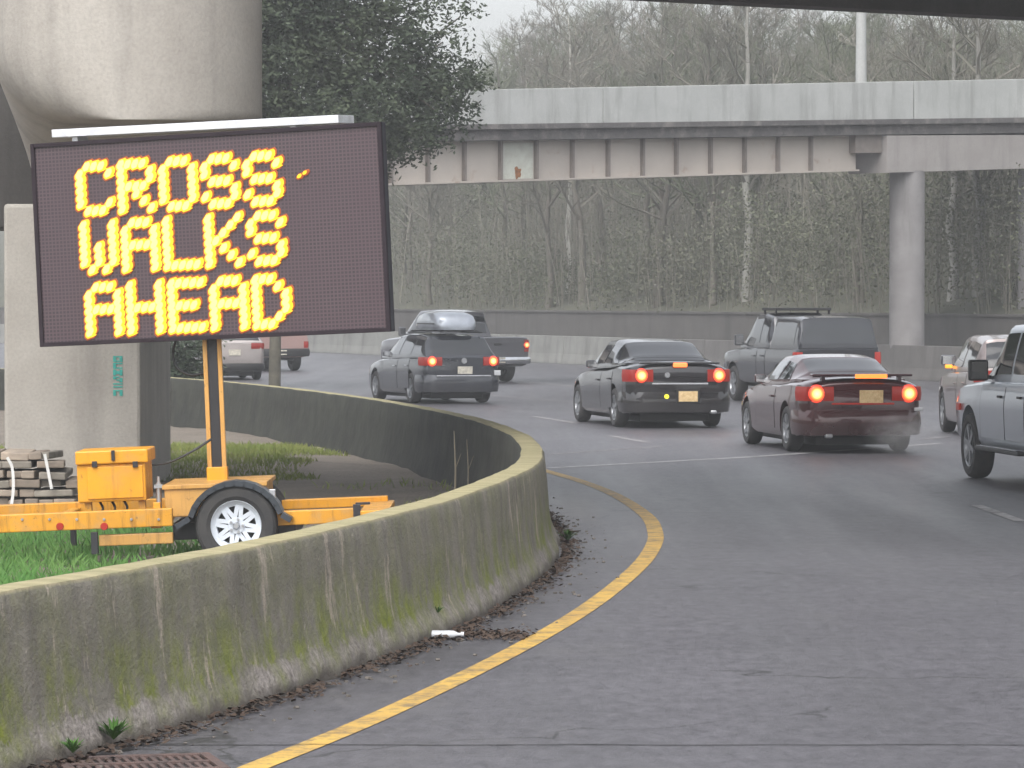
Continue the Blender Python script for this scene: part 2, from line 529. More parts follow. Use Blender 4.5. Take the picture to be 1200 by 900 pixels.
    M['litter_white'] = simple("white_litter", (0.62, 0.64, 0.67), .4)


build_materials()


# ------------------------------------------------------------------ mesh helpers
class MB:
    def __init__(s):
        s.v, s.f, s.m = [], [], []

    def add(s, v, f, mi=0):
        o = len(s.v)
        s.v.extend([tuple(p) for p in v])
        for q in f:
            s.f.append(tuple(i + o for i in q))
            s.m.append(mi)

    def box(s, c, d, rot=None, mi=0):
        hx, hy, hz = d[0] / 2, d[1] / 2, d[2] / 2
        vs_ = [Vector((x, y, z)) for x in (-hx, hx) for y in (-hy, hy) for z in (-hz, hz)]
        if rot is not None:
            vs_ = [rot @ p for p in vs_]
        c = Vector(c)
        s.add([p + c for p in vs_], [(0, 1, 3, 2), (4, 6, 7, 5), (0, 4, 5, 1), (2, 3, 7, 6), (0, 2, 6, 4), (1, 5, 7, 3)], mi)
        return s

    def bar(s, a, b, w, h, up=Vector((0, 0, 1))):
        a, b = Vector(a), Vector(b)
        d = (b - a).normalized()
        sd_ = d.cross(up)
        if sd_.length < 1e-4:
            sd_ = d.cross(Vector((0, 1, 0)))
        sd_.normalize()
        u = sd_.cross(d)
        vs_ = []
        for p in (a, b):
            for i, j in ((-1, -1), (1, -1), (1, 1), (-1, 1)):
                vs_.append(p + sd_ * (i * w / 2) + u * (j * h / 2))
        s.add(vs_, [(3, 2, 1, 0), (4, 5, 6, 7)] + [(i, (i + 1) % 4, 4 + (i + 1) % 4, 4 + i) for i in range(4)])
        return s

    def tube(s, pts, rad, n=8, caps=True, mi=0):
        pts = [Vector(p) for p in pts]
        if isinstance(rad, (int, float)):
            rad = [rad] * len(pts)
        rings = []
        ref = Vector((0.31, 0.17, 0.93)).normalized()
        for i, p in enumerate(pts):
            d = (pts[min(i + 1, len(pts) - 1)] - pts[max(i - 1, 0)]).normalized()
            a = d.cross(ref)
            if a.length < .05:
                a = d.cross(Vector((1, 0, 0)))
            a.normalize()
            b_ = d.cross(a)
            rings.append([p + (a * math.cos(t) + b_ * math.sin(t)) * rad[i] for t in [2 * math.pi * k / n for k in range(n)]])
        v = [q for r_ in rings for q in r_]
        f = []
        for i in range(len(pts) - 1):
            for k in range(n):
                f.append((i * n + k, i * n + (k + 1) % n, (i + 1) * n + (k + 1) % n, (i + 1) * n + k))
        if caps and n > 3:
            f.append(tuple(range(n - 1, -1, -1)))
            f.append(tuple((len(pts) - 1) * n + k for k in range(n)))
        s.add(v, f, mi)
        return s

    def lathe(s, prof, axis='X', n=28, c=(0, 0, 0), mi=0):
        """prof: list of (r, t) along the axis"""
        v, f = [], []
        c = Vector(c)
        for r_, t in prof:
            for k in range(n):
                a = 2 * math.pi * k / n
                q = {'X': (t, r_ * math.cos(a), r_ * math.sin(a)), 'Y': (r_ * math.cos(a), t, r_ * math.sin(a)), 'Z': (r_ * math.cos(a), r_ * math.sin(a), t)}[axis]
                v.append(c + Vector(q))
        for i in range(len(prof) - 1):
            for k in range(n):
                f.append((i * n + k, i * n + (k + 1) % n, (i + 1) * n + (k + 1) % n, (i + 1) * n + k))
        s.add(v, f, mi)
        return s

    def ribbon(s, pts, w, z, mi=0):
        """flat strip along a plan polyline"""
        v, f = [], []
        for i, p in enumerate(pts):
            a, b_ = pts[max(i - 1, 0)], pts[min(i + 1, len(pts) - 1)]
            d = Vector((b_[0] - a[0], b_[1] - a[1], 0)).normalized()
            nrm = Vector((d.y, -d.x, 0))
            q = Vector((p[0], p[1], z))
            ww = w[i] if isinstance(w, (list, tuple)) else w
            v += [q - nrm * ww / 2, q + nrm * ww / 2]
        for i in range(len(pts) - 1):
            f.append((2 * i, 2 * i + 1, 2 * i + 3, 2 * i + 2))
        s.add(v, f, mi)
        return s

    def prism(s, poly, thick, frame=None):
        """polygon in local x,z extruded along y by thick"""
        n = len(poly)
        v = [Vector((p[0], 0, p[1])) for p in poly] + [Vector((p[0], thick, p[1])) for p in poly]
        if frame is not None:
            v = [frame @ q for q in v]
        s.add(v, [tuple(range(n)), tuple(range(2 * n - 1, n - 1, -1))] + [(i, n + i, n + (i + 1) % n, (i + 1) % n) for i in range(n)])
        return s

    def mesh(s, name):
        me = bpy.data.meshes.new(name)
        me.from_pydata(s.v, [], s.f)
        if any(s.m):
            me.polygons.foreach_set('material_index', s.m)
        return me


def finish(me, smooth=None):
    bm = bmesh.new()
    bm.from_mesh(me)
    bmesh.ops.recalc_face_normals(bm, faces=bm.faces)
    bm.to_mesh(me)
    bm.free()
    if smooth is not None:
        me.polygons.foreach_set('use_smooth', [True] * len(me.polygons))
        me.set_sharp_from_angle(angle=R(smooth))
    me.update()


def obj(name, mb, mat, parent=None, smooth=None, bevel=0.0, fix=True, loc=None):
    me = mb.mesh(name) if isinstance(mb, MB) else mb
    if fix:
        finish(me, smooth)
    for mm in (mat if isinstance(mat, (list, tuple)) else [mat]):
        me.materials.append(M[mm] if isinstance(mm, str) else mm)
    o = bpy.data.objects.new(name, me)
    COL.objects.link(o)
    if parent is not None:
        o.parent = parent
    if loc is not None:
        o.location = loc
    if bevel:
        b = o.modifiers.new("bevel", 'BEVEL')
        b.width = bevel
        b.segments = 2
        b.limit_method = 'ANGLE'
    return o


def tag(o, label, cat, group=None, kind=None):
    o['label'] = label
    o['category'] = cat
    if group:
        o['group'] = group
    if kind:
        o['kind'] = kind
    return o


def thing(name, label, cat, loc=(0, 0, 0), rot=(0, 0, 0), group=None):
    o = bpy.data.objects.new(name, None)
    o.empty_display_size = .3
    COL.objects.link(o)
    o.location = loc
    o.rotation_euler = rot
    return tag(o, label, cat, group)


def struct(name, mb, mat, smooth=None, **kw):
    o = obj(name, mb, mat, None, smooth, **kw)
    o['kind'] = 'structure'
    return o


def catmull(pts, n=10):
    pts = [Vector(p) for p in pts]
    out = []
    q = [pts[0] * 2 - pts[1]] + pts + [pts[-1] * 2 - pts[-2]]
    for i in range(1, len(q) - 2):
        for k in range(n):
            t = k / n
            out.append(.5 * ((2 * q[i]) + (q[i + 1] - q[i - 1]) * t + (2 * q[i - 1] - 5 * q[i] + 4 * q[i + 1] - q[i + 2]) * t * t + (3 * q[i] - q[i - 1] - 3 * q[i + 1] + q[i + 2]) * t ** 3))
    out.append(pts[-1])
    return out


# ------------------------------------------------------------------ ground, road, markings
mb = MB()
mb.add([(-400, -100, -.06), (400, -100, -.06), (400, 700, -.06), (-400, 700, -.06)], [(0, 1, 2, 3)])
struct("ground", mb, 'ground', fix=False)
mb = MB()
mb.add([(-70, -20, 0), (45, -20, 0), (45, 260, 0), (-70, 260, 0)], [(0, 1, 2, 3)])
struct("road", mb, 'asphalt', fix=False)

yl = [G(x, y) for x, y in ((60, 985), (180, 946), (300, 900), (450, 838), (600, 765), (690, 712), (745, 668), (765, 642), (768, 624), (757, 604), (722, 581), (680, 564), (632, 550))]
mb = MB()
mb.ribbon(catmull([(p.x, p.y, 0) for p in yl], 10), .15, .004)
struct("yellow_edge_line", mb, 'yellow_line', fix=False)
mb = MB()


def gl(a, b, w, m_=mb, n=10):
    p, q = G(*a), G(*b)
    m_.ribbon([p.lerp(q, k / n) for k in range(n + 1)], w, .004)


gl((1145, 592.5), (1196, 611), .13)
gl((640, 549), (884, 535.5), .19)
gl((884, 535.5), (1100, 520), .19)
struct("white_lane_markings", mb, 'white_line', fix=False)
mb = MB()  # worn dashes, plus left-hand glare streaks painted as faint lines
gl((716, 511), (760, 519), .16, mb)
gl((625, 488), (675, 496), .16, mb)
gl((360, 462), (470, 474), .2, mb)
gl((560, 462), (720, 476), .14, mb)
gl((380, 431), (470, 436), .25, mb)
gl((590, 445), (690, 455), .22, mb)
gl((640, 533), (780, 523), .12, mb)
gl((1080, 515), (1110, 512), .16, mb)
struct("worn_lines_and_glare", mb, 'faint_line', fix=False)
mb = MB()
pts = []
for k in range(61):
    X = -2.6 + k * .12
    pts.append((X, 19.22 + .03 * mnoise.noise(Vector((X * 1.7, 0, 0))) + .02 * mnoise.noise(Vector((X * 9, 3, 0)))))
mb.ribbon(pts, [.018 + .018 * abs(mnoise.noise(Vector((k * .7, 5, 0)))) for k in range(61)], .004)
struct("road_seam", mb, 'seam', fix=False)

b = MB()
b.box((0, 300, 14), (820, 820, 30.4))
hm = bpy.data.materials.new("damp_air")
hm.use_nodes = True
hn = hm.node_tree
hn.nodes.clear()
pv = hn.nodes.new("ShaderNodeVolumePrincipled")
pv.inputs['Density'].default_value = HAZE
pv.inputs['Color'].default_value = (0.93, 0.95, 0.97, 1)
pv.inputs['Anisotropy'].default_value = 0.2
ho = hn.nodes.new("ShaderNodeOutputMaterial")
hn.links.new(pv.outputs[0], ho.inputs['Volume'])
hz = obj("haze", b, hm)
hz['kind'] = 'stuff'

# ------------------------------------------------------------------ curved mossy barrier round the island
wp = [(-4.6, 11.5), (-3.45, 15.2), (-2.45, 18.4), (-1.99, 19.95), (-1.48, 21.8), (-.90, 24.5), (-.45, 27.0), (-.08, 30.1), (.13, 32.6), (.18, 35.0), (.14, 37.4), (-.02, 40.3), (-.61, 45.7), (-2.18, 54.4), (-4.87, 64.5), (-8.2, 72.5), (-13.0, 81.0), (-20, 90)]
wall_path = catmull([(p[0], p[1], 0) for p in wp], 14)
WY = [p.y for p in wall_path]
WX = [p.x for p in wall_path]


def wall_x(Y):
    return float(np.interp(Y, WY, WX))


def make_wall():
    prof = [(.25, -.05), (.24, .02), (.232, .07), (.215, .115), (.180, .20), (.158, .32), (.145, .45), (.135, .6), (.122, .74), (.112, .825), (.095, .85), (.03, .853), (-.04, .853), (-.095, .85), (-.112, .825), (-.125, .6), (-.15, .35), (-.2, .1), (-.22, -.05)]
    v, f, uvs = [], [], []
    s_, rows = 0, []
    # resample evenly
    dens = []
    for i in range(len(wall_path) - 1):
        a, b_ = wall_path[i], wall_path[i + 1]
        n = max(1, int((b_ - a).length / .12))
        for k in range(n):
            dens.append(a.lerp(b_, k / n))
    for i, p in enumerate(dens):
        a, b_ = dens[max(i - 1, 0)], dens[min(i + 1, len(dens) - 1)]
        d = (b_ - a).normalized()
        nrm = Vector((d.y, -d.x, 0))
        if i:
            s_ += (p - dens[i - 1]).length
        for j, (o, z) in enumerate(prof):
            wob = .010 * mnoise.noise(Vector((s_ * 1.1, z * 3, 0))) + .006 * mnoise.noise(Vector((s_ * 5, z * 9, 4)))
            if z < .15 and o > 0:
                wob += .035 * mnoise.noise(Vector((s_ * 3.2, z * 6, 9)))
            zz = z + (.006 * mnoise.noise(Vector((s_ * 2.3, o * 7, 2))) if z > .8 else 0)
            v.append(p + nrm * (o + wob) + Vector((0, 0, zz)))
            uvs.append((s_, z))
    m_ = len(prof)
    for i in range(len(dens) - 1):
        for j in range(m_ - 1):
            f.append((i * m_ + j, (i + 1) * m_ + j, (i + 1) * m_ + j + 1, i * m_ + j + 1))
    b = MB()
    b.add(v, f)
    me = b.mesh("concrete_barrier")
    uvl = me.uv_layers.new(name="UVMap")
    for lp in me.loops:
        uvl.data[lp.index].uv = uvs[lp.vertex_index]
    o = obj("concrete_barrier", me, ['mossy', 'inner_dark'], None, 50)
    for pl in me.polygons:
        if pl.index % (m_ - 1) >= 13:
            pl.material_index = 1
    tag(o, "long curved mossy concrete barrier wrapping round the grassy island beside the yellow line", "barrier")
    return dens


wall_pts = make_wall()


def wall_base(s_frac_Y, off):
    """point beside the wall at depth Y (outside), offset from the centre line"""
    Y = s_frac_Y
    x0, x1 = wall_x(Y - .1), wall_x(Y + .1)
    d = Vector((x1 - x0, .2, 0)).normalized()
    return Vector((wall_x(Y), Y, 0)) + Vector((d.y, -d.x, 0)) * off


# island ground
def island_z(X, Y):
    z = .03 + .05 * mnoise.noise(Vector((X * .35, Y * .35, 0))) + .03 * mnoise.noise(Vector((X * 1.3, Y * 1.3, 5)))
    z += .10 * math.exp(-((Y - 50) / 4.5) ** 2) * math.exp(-((X + 4.2) / 2.6) ** 2)
    return max(z, .008)


mb = MB()
NX, NY = 60, 150
rows = []
for j in range(NY):
    Y = 12 + (80 - 12) * j / (NY - 1)
    xr = wall_x(Y)
    for i in range(NX):
        X = -26 + (xr + 26) * (1 - (1 - i / (NX - 1)) ** 2)
        rows.append((X, Y, island_z(X, Y)))
mb.add(rows, [(j * NX + i, j * NX + i + 1, (j + 1) * NX + i + 1, (j + 1) * NX + i) for j in range(NY - 1) for i in range(NX - 1)])
struct("island_soil", mb, 'soil', 60, fix=True)


def blades(mb, X, Y, h, w, z=None):
    z = island_z(X, Y) - .01 if z is None else z
    a = rng.uniform(0, math.pi)
    lx, ly = rng.gauss(0, .35) * h, rng.gauss(0, .35) * h
    dx, dy = math.cos(a) * w, math.sin(a) * w
    mb.add([(X - dx, Y - dy, z), (X + dx, Y + dy, z), (X + lx * .4 + dx * .6, Y + ly * .4, z + h * .6), (X + lx, Y + ly, z + h)], [(0, 1, 2), (0, 2, 3)])


mb = MB()
c = 0
while c < 26000:
    Y = rng.uniform(22.5, 36)
    X = rng.uniform(-7.0, min(wall_x(Y) - .25, -1.6))
    edge = -2.35 - .25 * mnoise.noise(Vector((Y * .9, 1, 0))) + (0.5 if Y < 29 else 0)
    if X > edge or mnoise.noise(Vector((X * .8, Y * .8, 7))) < -.25:
        continue
    blades(mb, X, Y, rng.uniform(.06, .17), .006)
    c += 1
tag(obj("grass", mb, 'grass', fix=False), "bright green grass between trailer and barrier", "grass", kind="stuff")
mb = MB()
c = 0
while c < 22000:
    Y = rng.uniform(44, 58)
    X = rng.uniform(-7.5, wall_x(Y) - .35)
    k = mnoise.noise(Vector((X * .5, Y * .35, 3)))
    if X > -2.4 + k * 1.2 or Y < 45.5 - k * 2 + .5 * (X + 4):
        continue
    blades(mb, X, Y, rng.uniform(.03, .10), .008)
    c += 1
for i in range(2500):
    Y = rng.uniform(36, 46)
    X = rng.uniform(-7, wall_x(Y) - .3)
    if mnoise.noise(Vector((X * .9, Y * .5, 13))) > .1:
        blades(mb, X, Y, rng.uniform(.04, .12), .007)
tag(obj("rough_grass", mb, 'dull_grass', fix=False), "dull yellow green grass bank under the far inner side of the barrier", "grass", kind="stuff")

# dead leaves and grit along the barrier foot
mb = MB()
for i in range(5200):
    Y = 14 + 28 * rng.random() ** 1.3
    k = .5 + .5 * mnoise.noise(Vector((Y * 1.6, 0, 21)))
    d = .27 + abs(rng.gauss(0, .10 * k + .02))
    if mnoise.noise(Vector((Y * 2.3, 4, 2))) < -.28:
        continue
    p = wall_base(Y, d)
    s_ = rng.uniform(.008, .028)
    a = rng.uniform(0, 6.3)
    z = .006 + max(0, (.40 - d)) * rng.uniform(0, .22)
    u_ = Vector((math.cos(a), math.sin(a), rng.uniform(-.5, .5))) * s_
    w_ = Vector((-math.sin(a), math.cos(a), rng.uniform(-.5, .5))) * s_ * .7
    c_ = p + Vector((0, 0, z + .5 * s_))
    mb.add([c_ - u_, c_ + w_, c_ + u_, c_ - w_], [(0, 1, 2, 3)])
for i in range(900):       # a tongue of leaves by the bottle
    t = rng.random()
    x, y = 520 + 95 * t + rng.gauss(0, 6), 745 + 2 * t + rng.gauss(0, 3.0)
    p = G(x, y)
    s_ = rng.uniform(.008, .022)
    a = rng.uniform(0, 6.3)
    u_ = Vector((math.cos(a), math.sin(a), rng.uniform(-.5, .5))) * s_
    w_ = Vector((-math.sin(a), math.cos(a), rng.uniform(-.5, .5))) * s_ * .7
    c_ = p + Vector((0, 0, .008 + .4 * s_))
    mb.add([c_ - u_, c_ + w_, c_ + u_, c_ - w_], [(0, 1, 2, 3)])
tag(obj("leaf_litter", mb, 'litter', fix=False), "dark wet dead leaves along the foot of the mossy barrier", "leaf litter", kind="stuff")
mb = MB()
for i in range(420):
    Y = 15 + 30 * rng.random() ** 1.4
    p = wall_base(Y, .26 + abs(rng.gauss(0, .22)))
    s_ = rng.uniform(.004, .014)
    r3 = Matrix.Rotation(rng.uniform(0, 6), 3, 'Z') @ Matrix.Rotation(rng.uniform(0, 1), 3, 'X')
    mb.box(p + Vector((0, 0, s_ * .4)), (s_ * 2, s_ * 1.5, s_ * 1.1), r3)
tag(obj("gravel", mb, 'pebble', fix=False), "loose grit scattered on the ramp shoulder", "gravel", kind="stuff")


def weed(px, Y, off, h, n, label, z0=.05):
    p = wall_base(Y, off)
    p.z = z0
    b = MB()
    for i in range(n * 3):
        a = rng.uniform(0, 6.3)
        t = Vector((math.cos(a) * rng.uniform(.3, 1.3), math.sin(a) * rng.uniform(.3, 1.3) - .15, 1)).normalized() * h * rng.uniform(.5, 1)
        sdv = Vector((-math.sin(a), math.cos(a), 0)) * h * .05
        q = t * .55
        b.add([(0, 0, 0), q + sdv, t + Vector((0, 0, -h * .15)), q - sdv], [(0, 1, 2, 3)])
    o = obj("weed", b, 'weed', fix=False, loc=p)
    tag(o, label, "weed", "weeds at the barrier foot")


weed(40, 19.1, .27, .17, 26, "largest green weed at the near left end of the barrier foot")
weed(0, 18.55, .30, .13, 16, "dark green weed low at the left edge of the picture")
weed(500, 25.6, .19, .10, 10, "tiny green sprout under the white scrape on the barrier", .14)
weed(640, 35.2, .33, .16, 24, "green weed tuft where the barrier bends away by the road", .02)
for px, py0, py1, Y, lab in ((533, 505, 588, 41.5, "taller pale dry stem standing inside the barrier bend"), (548, 515, 580, 42.6, "thin faint dry stem right of the taller one inside the bend")):
    a = P(px, py1, Y)
    a.z = .0
    b_ = P(px - 1, py0, Y)
    m_ = MB()
    mid = a.lerp(b_, .5) + Vector((.012, 0, 0))
    m_.tube([a - a, mid - a, b_ - a], [.012 if px == 533 else .008, .01 if px == 533 else .007, .004], 5)
    m_.tube([mid - a, mid - a + Vector((.06, 0, .16))], [.005, .002], 4)
    tag(obj("dry_stem", m_, 'straw', smooth=60, loc=a), lab, "dry stem", "dry stems inside the barrier")

# litter bottle
b = MB()
b.lathe([(0.0, -.11), (.033, -.108), (.036, -.09), (.034, -.03), (.037, .02), (.033, .055), (.014, .085), (.013, .11), (0, .111)], 'X', 14)
o = thing("plastic_bottle", "crushed white plastic bottle lying in dead leaves by the barrier foot", "bottle", G(522, 750) + Vector((0, 0, .034)), (R(12), 0, R(-4)))
q = obj("bottle_body", b, 'litter_white', o, 40)
q.scale = (1, 1, .72)
b = MB()
b.lathe([(0, .1), (.017, .1), (.017, .122), (0, .122)], 'X', 12)
obj("bottle_cap", b, 'lens_white', o, 30)

# storm drain grate
p = Vector((-1.78, 18.35, .004))
o = thing("drain_grate", "rusty slotted storm drain grate in the asphalt at the barrier foot", "drain grate", p, (0, 0, R(14)))
b = MB()
for x in (-.36, .36):
    b.box((x, 0, .009), (.05, .62, .018))
for y in (-.285, .285, 0):
    b.box((0, y, .009), (.668, .05 if y else .035, .018))
obj("grate_frame", b, 'grate', o, bevel=.003)
b = MB()
for i in range(15):
    b.box((-.305 + i * .0436, -.142, .006), (.021, .235, .012))
    b.box((-.305 + i * .0436, .142, .006), (.021, .235, .012))
obj("grate_bars", b, 'grate', o)
b = MB()
b.box((0, 0, .001), (.66, .6, .002))
obj("grate_pit", b, 'black', o)

# ------------------------------------------------------------------ pier with cantilevered cap, overhead deck
pier = thing("concrete_pier", "huge pale concrete pier with a rounded cantilever cap behind the message sign", "bridge pier", (-4.9, 44.5, 0))
pw = pier.location


def cap_mesh():
    # stations along the cap from the shaft (t=0) to the round nose tip (t=1)
    cx0, cy0, cx1, cy1 = -4.36, 46.8, -3.70, 36.9
    v, f = [], []
    halfw = 1.30
    st = [(t, 0.0) for t in np.linspace(0, 1, 14)] + [(1, a) for a in np.linspace(0, 90, 16)[1:]]
    rings = []
    ax = Vector((cx1 - cx0, cy1 - cy0, 0)).normalized()
    sdv = Vector((-ax.y, ax.x, 0))        # to the right as the camera sees it is -sdv or +sdv
    for t, a in st:
        c_ = Vector((cx0, cy0, 0)).lerp(Vector((cx1, cy1, 0)), t) + ax * (math.sin(R(a)) * halfw)
        hw = max(halfw * math.cos(R(a)), .02)
        # haunched soffit: deep at the shaft, shallower at the nose
        tt = min(max((t - .35) / .65, 0), 1)
        zb = 3.05 + (3.90 - 3.05) * tt ** .8
        ring = []
        prof = []
        rl, rr = .80, .12
        for k in range(9):                # right lower corner, small radius
            th = R(90 * k / 8)
            prof.append((halfw - rr + rr * math.cos(th), zb + rr - rr * math.sin(th)))
        for k in range(13):               # left lower corner, large radius
            th = R(90 + 90 * k / 12)
            prof.append((-halfw + rl + rl * math.cos(th), zb + rl - rl * math.sin(th)))
        prof = [(halfw, 6.0)] + [(halfw, 5.6)] + prof + [(-halfw, 5.4), (-halfw, 6.0)]
        for o, z in prof:
            ring.append(c_ + sdv * (-o * hw / halfw) * -1 + Vector((0, 0, z)))
        rings.append(ring)
    n = len(rings[0])
    b = MB()
    vv = [q - pw for r_ in rings for q in r_]
    ff = [(i * n + k, i * n + (k + 1) % n, (i + 1) * n + (k + 1) % n, (i + 1) * n + k) for i in range(len(rings) - 1) for k in range(n)]
    ff += [tuple(range(n)), tuple((len(rings) - 1) * n + k for k in range(n))]
    b.add(vv, ff)
    return b


obj("pier_cap", cap_mesh(), 'pier', pier, 40)
b = MB()
b.box(Vector((-4.925, 44.9, 1.6)) - pw, (1.53, 3.8, 3.4))
obj("pier_shaft", b, 'pier', pier, bevel=.04)
# arched cross beam added left behind the nose, cap shade put into its colour
b = MB()
arch = [(-4.18, 6.0), (-4.18, 3.2)]
arch += [(-5.72 - 5.2 * math.sin(R(a)), 3.05 + 1.6 * (1 - math.cos(R(a)))) for a in np.linspace(0, 88, 14)]
arch += [(-16, 4.6), (-16, 6.0)]
fr = Matrix.Translation(Vector((0, 43.3, 0)) - pw)
b.prism(arch, 3.2, fr)
obj("cross_beam", b, 'pier_dark', pier)
# stencilled marks on the shaft, painted sideways
sx, sy = P(139, 418, 43).x, 42.994
glyphs = ["111 101 101 111", "111 100 100 111", "101 111 111 101", "110 101 011 001", "111 000 111 000", "111 101 101 101"]
zc = P(139, 417, 43).z
for g in glyphs:
    b = MB()
    for j, r_ in enumerate(g.split()):
        for i, c_ in enumerate(r_):
            if c_ == '1':
                b.box(Vector((sx - .045 + i * .036, sy - .002, zc - .010 - j * .0165)) - pw, (.034, .004, .0145))
    obj("stencil_mark", b, 'teal', pier)
    zc -= .076

deck = thing("overhead_bridge", "dark concrete road deck passing overhead along the top of the picture", "overpass", (0, 35, 6.0))
dw = deck.location
e0 = Vector((-.42, 47.3, 0))
ed = Vector((1, .65, 0)).normalized()
en = Vector((ed.y, -ed.x, 0))                 # towards the camera side


def deckpt(s_, w_, z):
    q = e0 + ed * s_ + en * w_
    return Vector((q.x, q.y, z)) - dw


def slab(b, s0, s1, w0, w1, z0, z1):
    v = [deckpt(s_, w_, z) for s_ in (s0, s1) for w_ in (w0, w1) for z in (z0, z1)]
    b.add(v, [(0, 1, 3, 2), (4, 6, 7, 5), (0, 4, 5, 1), (2, 3, 7, 6), (0, 2, 6, 4), (1, 5, 7, 3)])


DECK_W = 18  # deck's unseen width and cut ends shaped for light on the pier
b = MB()
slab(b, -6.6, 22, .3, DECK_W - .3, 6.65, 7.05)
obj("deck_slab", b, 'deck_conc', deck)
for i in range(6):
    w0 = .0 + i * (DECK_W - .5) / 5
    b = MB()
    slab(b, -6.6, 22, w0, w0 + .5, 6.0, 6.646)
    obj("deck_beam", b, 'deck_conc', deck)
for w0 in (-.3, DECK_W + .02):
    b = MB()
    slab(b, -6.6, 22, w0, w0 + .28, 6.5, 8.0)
    obj("deck_parapet", b, 'deck_conc', deck)

# ------------------------------------------------------------------ stack of stone slabs
SY = 39.0
for r_ in range(7):
    x = -6.7 + rng.uniform(-.1, 0)
    h = .088 + rng.uniform(-.006, .006)
    z = .03 + r_ * .094
    xe = -4.45 - (.06 * (r_ - 2) if r_ > 3 else 0) + rng.uniform(-.03, .05)
    while x < xe:
        w = rng.uniform(.14, .42)
        w = min(w, xe - x + .03)
        if w < .09:
            break
        if r_ == 6 and rng.random() < .35:
            x += w
            continue
        yoff = rng.uniform(-.05, .05)
        b = MB()
        b.box((0, 0, h / 2), (w - .014, .8 + rng.uniform(-.06, .03), h - rng.uniform(.004, .022)))
        o = obj("stone_slab", b, 'stone' if rng.random() < .62 else 'stone_dark', loc=(x + w / 2, SY + .4 + yoff, z), bevel=.012)
        o.rotation_euler = (rng.gauss(0, .012), rng.gauss(0, .02), rng.gauss(0, .04))
        tag(o, "rough grey brown stone slab in the strapped stack beside the pier", "stone slab", "strapped stack of stone slabs")
        x += w
for pts, lab in (([(8, 536), (14, 549), (15, 575), (11, 604)], "longer bent white strap round the left part of the stone stack"), ([(52, 532), (56, 552), (59, 568), (60, 573)], "shorter slanting white strap in the middle of the stone stack")):
    v = [P(x, y, SY - .085) for x, y in pts]
    v[-1].z = max(v[-1].z, .03)
    cc = catmull(v, 6)
    m_ = MB()
    c0 = cc[0].copy()
    full = cc
    for i in range(len(full) - 1):
        m_.bar(full[i] - c0, full[i + 1] - c0, .030, .008, Vector((0, -1, .2)))
    tag(obj("strap", m_, 'strap', loc=c0), lab, "strap", "white straps on the stone stack")

# ------------------------------------------------------------------ message sign trailer
TAU = R(2.3)
TS, TY = 144.0, 31.25
tr0 = P(277, 662, TY)
trailer = thing("sign_trailer", "yellow roadside trailer carrying a dark lit message board reading CROSS WALKS AHEAD", "sign trailer", (tr0.x, TY, tr0.z), (0, -TAU, 0))


def T(x, y):
    dx, dz = (x - 277) / TS, (662 - y) / TS
    return dx * math.cos(TAU) + dz * math.sin(TAU), -dx * math.sin(TAU) + dz * math.cos(TAU)


def tbox(name, x0, y0, x1, y1, v0, v1, mat, bevel=.008, parent=None):
    """box whose front face covers those pixels, v = depth behind the wheel face"""
    u0, w0 = T(x0, (y0 + y1) / 2)
    u1, _ = T(x1, (y0 + y1) / 2)
    _, wa = T((x0 + x1) / 2, y1)
    _, wb = T((x0 + x1) / 2, y0)
    b = MB()
    b.box(((u0 + u1) / 2, (v0 + v1) / 2, (wa + wb) / 2), (u1 - u0, abs(v1 - v0), wb - wa))
    return obj(name, b, mat, parent or trailer, bevel=bevel)


# rails
tbox("frame_rail", -170, 603, 202, 624, -.02, .08, 'yellow_worn')
tbox("frame_rail", -170, 601, 205, 617, 1.38, 1.48, 'yellow_worn')
tbox("lower_rail", 115, 626, 202, 639, .02, .10, 'yellow_faded')
tbox("frame_rail", 318, 598, 420, 615, .06, .16, 'yellow_worn')
tbox("frame_rail", 318, 594, 448, 606, 1.38, 1.48, 'yellow')
tbox("axle_beam", 200, 612, 345, 632, .16, 1.30, 'dark_steel')
er = tbox("rear_crossbar", 422, 598, 456, 618, .0, 1.5, 'yellow_worn')
u, w = T(432, 609)
b = MB()
b.lathe([(0, -.012), (.026, -.012), (.03, 0), (.03, .012)], 'Y', 16, (u, -.002, w))
obj("reflector", b, 'reflector', er, 40)
for xx in (70, 122):
    u, w = T(xx, 617)
    b = MB()
    b.lathe([(0, -.012), (.028, -.012), (.032, 0), (.032, .012)], 'Y', 16, (u, -.022, w))
    obj("reflector", b, 'reflector', trailer, 40)
# cross members
for xx in (-60, 60, 175):
    tbox("cross_member", xx, 606, xx + 12, 620, .08, 1.38, 'yellow_worn')
# jacks and legs
tbox("stabiliser_leg", 106, 624, 114, 650, .0, .06, 'dark_steel', .004)
tbox("stabiliser_leg", 60, 622, 67, 652, 1.3, 1.36, 'dark_steel', .004)
u, w = T(418, 600)
b = MB()
b.box((u, .03, w - .05), (.06, .06, .22)).box((u + .05, .03, w + .065), (.12, .03, .02))
obj("jack", b, 'dark_steel', trailer, bevel=.004)
u, w = T(182, 585)
b = MB()
b.tube([(u, .3, w - .16), (u, .3, w + .12)], .022, 10).box((u, .3, w + .09), (.07, .06, .03)).tube([(u, .3, w + .1), (u + .0, .3, w + .17)], .012, 8)
obj("jack", b, 'galv', trailer, 40)
